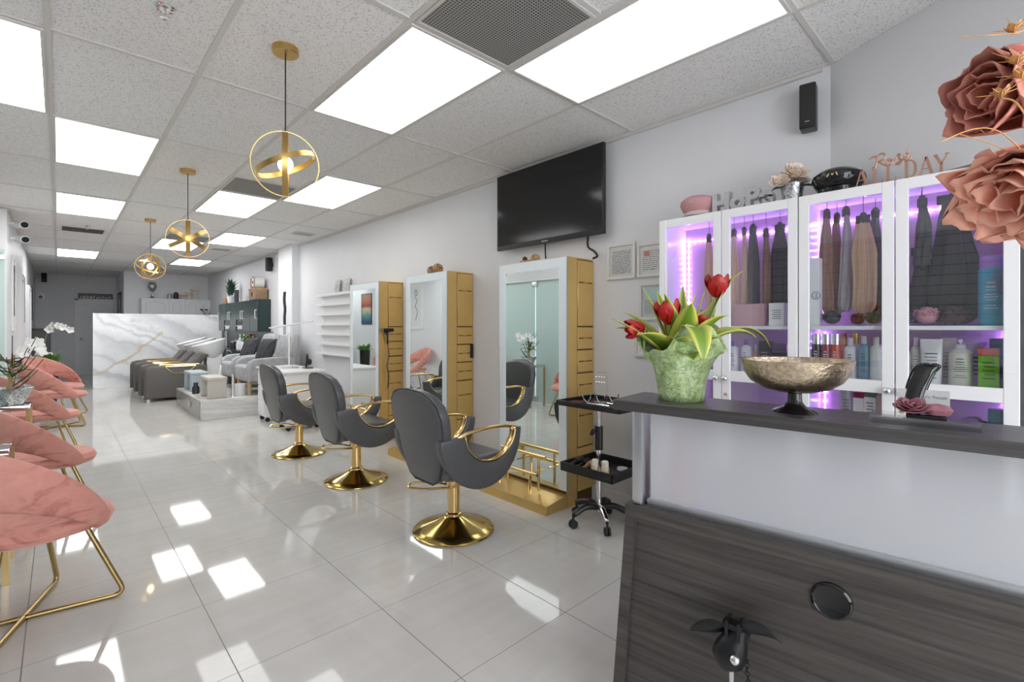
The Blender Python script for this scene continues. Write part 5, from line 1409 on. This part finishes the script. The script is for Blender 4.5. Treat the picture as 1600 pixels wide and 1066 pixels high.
for k in range(6): MB().box(-.44, -.42, -1.74 + k * .58, -1.17 + k * .58, .10, .82, .003).build('door', M['green_cab'], t)
cz = .866
for i, (px, lb) in enumerate(((375, 'left'), (381, 'right'))):
    Y_, _ = onX(px, 540, 2.72); bt = thing('pump_bottle', 'tall white bottle on the green counter, %s of the pair' % lb, 'bottle', (2.72, Y_, cz), 0, 'white bottles on the green counter')
    MB().lathe([(0, 0), (.07, 0), (.075, .10), (.06, .16), (.025, .22), (.022, .24)], 24).build('body', wp, bt)
    MB().cyl((0, 0, .24), (0, 0, .32), .012, n=10).build('neck', wp, bt)
for i, (px, m_, hh, lb) in enumerate(((364, 'dark_brown', .16, 'short brown jar left of the white bottles on the green counter'), (369, 'black', .19, 'black jar beside the white bottles on the green counter'))):
    Y_, _ = onX(px, 540, 2.72); bt = thing('jar', lb, 'jar', (2.72, Y_, cz), 0, 'jars on the green counter')
    MB().lathe([(0, 0), (.05, 0), (.055, hh * .7), (.05, hh * .8)], 20).build('body', M[m_], bt); MB().lathe([(0, hh * .8), (.052, hh * .8), (.052, hh), (0, hh)], 20).build('lid', M['alu'], bt)
Y_, _ = onX(393, 555, 2.68)
small_plant('potted_plant', 'leafy green plant with long leaves behind the farther armchair', (2.67, Y_ + .1, cz), 22, .26, .05, .09, .12, M['leaf'], M['dark_brown'], .9, 1.4, 5)
Y_, _ = onX(389, 540, 2.78); t = thing('red_flowers', 'small bunch of dark red flowers on the green counter', 'flowers', (2.84, Y_, cz))
MB().lathe([(0, 0), (.04, 0), (.05, .12), (0, .12)], 16).build('vase', M['leather_dark'], t)
for i in range(6):
    p = Vector((.05 * math.cos(i), .06 * math.sin(i * 1.9), .22 + .03 * (i % 3))); mb = MB(); rose(mb, p, (math.cos(i) * .3, math.sin(i) * .3, 1), .04, 3, .05, .8, i); mb.build('flower', M['petal_red'], t, thick=.001)
    MB().cyl((0, 0, .1), p, .003, n=6).build('stem', col('stem_green', (.22, .36, .08), .5), t)
# on top of green wall cabinets
Y_, _ = onX(366, 450, 2.9)
small_plant('potted_plant', 'dark leafy plant in a small white pot on the green wall cabinets', (2.83, Y_, 1.871), 46, .24, .035, .075, .15, M['leaf_dark'], M['white'], .6, .9, 8, stems=True)
Y_, _ = onX(374, 455, 2.9); tag(MB().lathe([(0, 0), (.045, 0), (.05, .27), (.04, .27), (0, .26)], 20).build('vase', col('slate_glass', (.06, .07, .09), .2), loc=(2.84, Y_ - .02, 1.871)), 'slate grey cylinder vase beside the plant on green cabinets', 'vase')
Y_, _ = onX(354, 470, 2.9); t = thing('candle_box', 'small wooden box with gold front on the green cabinets', 'box', (2.90, Y_, 1.871)); MB().box(-.06, .06, -.1, .1, 0, .13, .004).build('body', M['wicker'], t); MB().box(-.064, -.06, -.03, .03, .04, .09).build('front_label', M['gold_satin'], t)
Y_, _ = onX(404, 460, 2.9); t = thing('storage_basket', 'brown storage basket with tag on top of the green cabinets', 'basket', (2.89, Y_, 1.871))
MB().box(-.11, .11, -.22, .22, 0, .21, .006).build('body', M['kraft'], t); MB().box(-.115, -.11, -.05, .05, .07, .15).build('tag', M['dark_brown'], t)
MB().box(-.116, .116, -.226, .226, .19, .225, .006).build('rim', M['wicker'], t)
t = thing('drum_box', 'white and brown round-fronted case lying on the brown storage basket', 'case', (2.89, Y_, 1.871 + .226))
MB().cyl((-.10, -.03, .115), (.08, -.03, .115), .115, n=28).build('drum', M['white_matte'], t); MB().cyl((-.105, -.03, .115), (-.1, -.03, .115), .035, n=16).build('hub', M['dark_brown'], t)
mb = MB(); mb.ring((-.1, -.03, .115), (1, 0, 0), .105, .012, .02, 28); mb.build('rim', M['kraft'], t); MB().box(-.09, .08, .10, .19, 0, .2, .01).build('side_case', M['kraft'], t)

# marble partition with butterfly decals
px0, _ = onY(145, 600, 13.6)
tag(MB().box(px0, 2.94, 13.6, 13.72, 0, 1.625, .002, 1).build('marble_partition', M['marble']), 'white marble partition wall with grey and gold veins behind wash chairs', 'partition')
for px, py, lb in ((212, 500, 'upper left'), (241, 512, 'lower right')):
    X_, z_ = onY(px, py, 13.59)
    mb = MB()
    for s in (-1, 1): mb.prism([(0, 0), (s * .07, .06), (s * .08, .0), (s * .05, -.05)], lambda a, b_, h_: Vector((a, -h_ - abs(a) * .3, b_)), .004)
    tag(mb.build('butterfly_decal', M['white'], loc=(X_, 13.599, z_)), 'small white butterfly on the marble partition, %s of the two' % lb, 'decal', 'butterflies on the marble partition')

# wash units
def wash_unit(y, label):
    t = thing('wash_chair', label, 'wash chair', (1.09, y, 0), 0, 'shampoo wash chairs before the marble partition')
    for s in (0, 1):
        yy_ = s * .62
        mb = MB(); pl = [(0, .05), (.95, .05), (.95, .62), (.5, .63), (.12, .625), (.03, .60), (0, .53)]
        mb.prism(pl, lambda a, b_, h_: Vector((a, yy_ + h_, b_)), .11, .03, 3); mb.build('side_arm', M['leather_taupe'], t)
        mb = MB(); mb.tube([(.22, yy_ + .10, .634), (.30, yy_ - .004, .61), (.42, yy_ - .006, .49), (.62, yy_ - .006, .49), (.76, yy_ - .004, .61), (.84, yy_ + .10, .634)], .009, 6); mb.tube([(.30, yy_ - .004, .615), (.76, yy_ - .004, .615)], .009, 6); mb.tube([(.22, yy_ + .10, .636), (.84, yy_ + .10, .636)], .009, 6)
        mb.build('gold_trim', M['gold_bright'], t)
        mb = MB()
        for xx_ in (.06, .88): mb.cyl((xx_, yy_ + .055, 0), (xx_, yy_ + .055, .06), .025, n=12)
        mb.build('foot', M['white_plastic'], t)
    MB().box(.05, .75, .11, .62, .25, .46, .05, 4).build('seat', M['leather_taupe'], t)
    mb = MB(); mb.prism([(.55, .45), (.72, .45), (1.0, .80), (.86, .84)], lambda a, b_, h_: Vector((a, .12 + h_, b_)), .49, .03, 3); mb.build('backrest', M['leather_taupe'], t)
    def bs(th, r, z, i): return r, z
    mb = MB()
    mb.M = Matrix.Translation((1.12, .36, .74)) @ Matrix.Rotation(math.radians(-16), 4, 'Y') @ Matrix.Diagonal((1.25, 1.15, 1.5, 1))
    mb.lathe([(0, -.02), (.12, -.01), (.19, .07), (.235, .20), (.225, .20), (.17, .08), (.1, .015), (0, .01)], 36); mb.build('basin', M['white'], t)
    MB().box(.98, 1.25, .22, .50, 0, .80, .02).build('pedestal', M['white'], t)
    mb = MB(); mb.tube(smooth_path([(1.33, .34, .86), (1.41, .30, .84), (1.44, .3, .68), (1.36, .3, .55), (1.25, .34, .6)]), .012, 8); mb.build('hose', M['chrome'], t)
    return t
wu = wash_unit(10.52, 'nearest dark grey wash chair with white basin and gold trimmed arm')
dup(wu, (1.09, 11.34, 0), 0, 'middle dark grey wash chair of the row')
dup(wu, (1.09, 12.16, 0), 0, 'farthest dark grey wash chair, next to the marble partition')

# white cabinets on the far wall
X0_, zt_ = onY(221, 459, YR - .3); X1_, _ = onY(334, 460, YR - .3)
t = thing('wall_cabinet', 'row of white arched-door wall cabinets above the marble partition', 'cabinet', (X0_, YR, 0))
Wc = X1_ - X0_; zt_ = 2.07
MB().box(0, Wc, -.28, -.002, 1.32, zt_).build('carcass', M['wall_white'], t)
ds = [(0, .36), (.36, .58), (.58, .79), (.79, 1)]
for a, b_ in ds:
    d = MB().box(a * Wc + .01, b_ * Wc - .01, -.30, -.28, 1.33, zt_ - .01, .003, 1).build('door', M['wall_white'], t)
    cx_ = (a + b_) / 2 * Wc; hw_ = (b_ - a) / 2 * Wc - .09
    mb = MB(); mb.tube([(cx_ - hw_, -.302, 1.40), (cx_ - hw_, -.302, zt_ - .17)] + [(cx_ + hw_ * math.cos(PI - PI * i / 10), -.302, zt_ - .17 + .08 * math.sin(PI * i / 10)) for i in range(1, 10)] + [(cx_ + hw_, -.302, zt_ - .17), (cx_ + hw_, -.302, 1.40)], .010, 6, closed=True); mb.build('arched_molding', M['trim'], d)
mb = MB(); rb = random.Random(4)
cx_ = .895 * Wc
for i in range(9):
    a = rb.uniform(-.13, .13); mb.tube(smooth_path([(cx_ + .02, -.304, 1.40), (cx_ + a * .5, -.304, 1.62), (cx_ + a * 1.2, -.304, 1.78 + rb.uniform(0, .12))]), .006, 5)
    mb.sphere((cx_ + a * 1.2, -.304, 1.80), .022, sy=.2, n=8)
mb.build('tree_decal', M['black'], t)
ft = zt_ + .001
def on_far(px): return onY(px, 450, YR - .15)[0]
t = thing('urn', 'silver trophy urn standing on the white wall cabinets', 'urn', (on_far(238), YR - .15, ft)); MB().lathe([(0, 0), (.07, 0), (.06, .02), (.02, .06), (.02, .16), (.07, .22), (.10, .30), (.09, .38), (.07, .40), (.09, .42), (0, .42)], 24).build('body', M['mosaic'], t)
for px, m_, hh, rr, lb in ((265, 'silver', .14, .05, 'grey glass jar on the white wall cabinets'), (275, 'black', .19, .055, 'black jar on the white wall cabinets')):
    t = thing('jar', lb, 'jar', (on_far(px), YR - .15, ft), 0, 'jars on the white wall cabinets'); MB().lathe([(0, 0), (rr, 0), (rr, hh * .8), (rr * .8, hh * .85)], 20).build('body', M[m_], t); MB().lathe([(0, hh * .85), (rr * .85, hh * .85), (rr * .5, hh), (0, hh)], 20).build('lid', M[m_], t)
t = thing('tiered_stand', 'thin tiered metal display stand on the white wall cabinets', 'stand', (on_far(294), YR - .15, ft))
mb = MB()
for xx_, hh in ((-.1, .12), (.03, .18), (.16, .26)):
    for s in (-1, 1): mb.cyl((xx_ + s * .08, 0, 0), (xx_ + s * .08, 0, hh), .006, n=6)
    mb.box(xx_ - .11, xx_ + .11, -.07, .07, hh, hh + .012)
mb.build('tiers', M['gold_leg'], t)
# tall dark mirror on the return wall
t = thing('wall_mirror', 'narrow black-framed mirror on the side wall left of white cabinets', 'mirror', (XS, 16.6, 1.75))
mb = MB()
for q in ((-.35, -.29, -.5, .5), (.29, .35, -.5, .5), (-.35, .35, -.5, -.44), (-.35, .35, .44, .5)): mb.box(-.03, -.001, q[0], q[1], q[2], q[3])
mb.build('frame', M['black'], t); MB().box(-.012, -.002, -.29, .29, -.44, .44).build('glass', M['mirror'], t)
# sign above the back door
X_, z_ = onY(151, 468, YB); t = thing('door_sign', 'black plaque with pale lettering above the back door', 'sign', (X_ - .02, YB, z_ + .06))
MB().box(-.37, .37, -.02, -.001, -.10, .10).build('board', M['black'], t)
mb = MB(); rb = random.Random(9); xq = -.32
while xq < .30:
    hq = rb.uniform(.05, .09); mb.box(xq, xq + .012, -.022, -.02, -.045, -.045 + hq); mb.box(xq, xq + .045, -.022, -.02, -.045 + hq * rb.uniform(0, .9), -.033 + hq * .6); xq += rb.uniform(.055, .08)
mb.build('lettering', col('print_white', (.7, .7, .7), .5), t)
X_, z_ = onY(61, 464, YB); t = thing('thermostat', 'small round thermostat on the back wall left of the door', 'thermostat', (X_ + .03, YB, z_)); mb = MB(); mb.cyl((0, -.03, 0), (0, -.001, 0), .07, n=24); mb.build('body', M['silver'], t); mb = MB(); mb.cyl((0, -.034, 0), (0, -.03, 0), .045, n=24); mb.build('dial', M['black'], t)

# left wall pictures
def left_pic(y, zc, w_, h_, mat, fm, label, name, cat, fw):
    return frame_pic(y, zc, w_, h_, mat, label, X=WL, fw=fw, name=name, group='pictures on the left wall', cat=cat, fm=fm, sgn=1)
t = left_pic(9.35, 1.78, .55, 1.0, col('art_paper', (.68, .68, .67), .4), M['trim'], 'tall white-framed line drawing on the left wall near the glass', 'framed_picture', 'picture', .04)
mb = MB(); mb.tube(smooth_path([(.012, .05, .25), (.012, -.03, .12), (.012, .04, .02), (.012, -.05, -.1), (.012, .02, -.3)]), .006, 6); mb.tube(smooth_path([(.012, .0, .25), (.012, .06, .33), (.012, .0, .38), (.012, -.05, .3), (.012, .0, .25)]), .006, 6); mb.build('line_drawing', M['black'], t)
left_pic(11.75, 1.80, .55, .80, M['painting'], M['dark_brown'], 'colourful red over teal abstract painting on the left wall', 'framed_picture', 'picture', .01)
left_pic(15.2, 1.85, .5, .75, col('art_dark', (.05, .05, .06), .3), M['black'], 'dark framed picture on the far left wall near the corner', 'framed_picture', 'picture', .03)

# security cameras
for i, (px, py, lb) in enumerate(((27, 348, 'upper of the two'), (26, 361, 'lower of the two'))):
    X_ = -.36; Y_ = 8.62 + .18 * i; z_ = 2.62 - .16 * i
    t = thing('security_camera', 'white security camera with black lens by the glass partition, ' + lb, 'camera', (X_, Y_, z_), 0, 'security cameras')
    MB().cyl((WL - X_, 0, .0), (0, 0, 0), .02, n=12).build('bracket', M['white_plastic'], t)
    mb = MB(); mb.cyl((-.02, .04, 0), (.05, -.12, -.02), .045, n=20); mb.build('body', M['white_plastic'], t)
    mb = MB(); mb.cyl((.05, -.12, -.02), (.055, -.132, -.022), .036, n=20); mb.build('lens', M['black_gloss'], t)

# plants by the left wall
t = thing('twig_plant', 'bare twig plant with thick stem, few leaves and white blooms on the side table', 'plant', (-.275, 5.62, .702))
MB().lathe([(0, 0), (.06, 0), (.10, .06), (.13, .13), (.12, .135), (.09, .10), (0, .09)], 24).build('bowl', M['mosaic'], t)
mb = MB(); mb.tube(smooth_path([(0, 0, .05), (-.01, .01, .18), (0, 0, .32), (.01, 0, .40)]), [.022, .021, .02, .019, .018, .018, .017, .017, .017, .016, .016, .016, .016, .015, .015, .015, .015, .015, .014, .014, .013, .012, .012, .011, .01], 10); mb.build('trunk', M['oak'], t)
mb = MB(); r_ = random.Random(2)
for i in range(16):
    a = r_.uniform(0, 6.28); z0_ = r_.uniform(.1, .36); e = Vector((math.cos(a) * r_.uniform(.1, .22), math.sin(a) * .2, z0_ + r_.uniform(.12, .26)))
    mb.tube(smooth_path([(0, 0, z0_), e * .5 + Vector((0, 0, z0_ * .35)), e]), [.005] * 10 + [.003] * 6 + [.002], 5)
mb.build('twigs', M['dark_brown'], t)
mb = MB()
for i in range(9):
    a = i * 2.3; leaf(mb, (0, 0, .20 + .02 * i), (math.cos(a), math.sin(a), .3), .16, .03, 1.0)
mb.build('foliage', M['leaf'], t, thick=.001)
for i in range(6):
    a = -.9 + i * .42; p = Vector((math.cos(a) * (.08 + .03 * i), math.sin(a) * .16, .42 + .035 * ((i * 2) % 3)))
    mb = MB()
    for j in range(5): petal(mb, p, (.6, -.7, .3), 2 * PI * j / 5, .055, .026, 1.0, 1.5, .002, .2)
    mb.build('flower', M['petal_white'], t, thick=.001)
o = tag(MB().lathe([(0, 0), (.10, 0), (.11, .0008), (.0, .0012)], 32).build('tray', M['silver'], loc=(-.36, 5.74, .7005)), 'silver lace tray on the side table beside the twig plant', 'tray')
t = thing('console_cabinet', 'tall narrow black cabinet in the far left corner', 'cabinet', (-.24, 13.95, 0))
MB().box(-.2, .12, -.2, .25, 0, 1.30, .005).build('body', M['black'], t); MB().box(-.18, .1, -.215, -.2, .05, 1.25).build('door', M['leather_dark'], t)
small_plant('potted_plant', 'green leafy plant in a black pot along the left wall', (-.12, 11.2, 0), 30, .30, .05, .13, .75, M['leaf'], M['black'], .9, 1.2, 12)
t = thing('orchid', 'white orchid with hanging blooms beside the black corner cabinet', 'plant', (-.20, 12.45, 0))
MB().lathe([(0, 0), (.10, 0), (.12, .85), (.1, .85), (0, .8)], 20).build('planter', M['white'], t)
for k in range(2):
    sp_ = smooth_path([(0, 0, .82), (.03, -.05 * k, 1.15), (.12, -.05, 1.35), (.25 + .1 * k, -.1, 1.32 - .05 * k)], 8)
    MB().tube(sp_, .006, 6).build('stem', col('stem_green', (.22, .36, .08), .5), t)
    for q in (12, 16, 20, 24):
        mb = MB()
        for j in range(5): petal(mb, sp_[q], (.3, -1, .2), 2 * PI * j / 5, .075, .035, 1.1, 1.5, .003, .2)
        mb.build('flower', M['petal_white'], t, thick=.001)

# slatwall display behind the viewer, seen only in the cabinet glass
t = thing('slatwall_display', 'grey slatwall panel of hair accessories at the entrance', 'display', (-1.69, .6, 0))
MB().box(0, .02, -1.9, 1.9, .2, 2.4).build('panel', M['slat'], t)
mb = MB()
for k in range(20): mb.box(.02, .024, -1.9, 1.9, .25 + k * .11, .257 + k * .11)
mb.build('groove', M['black'], t)
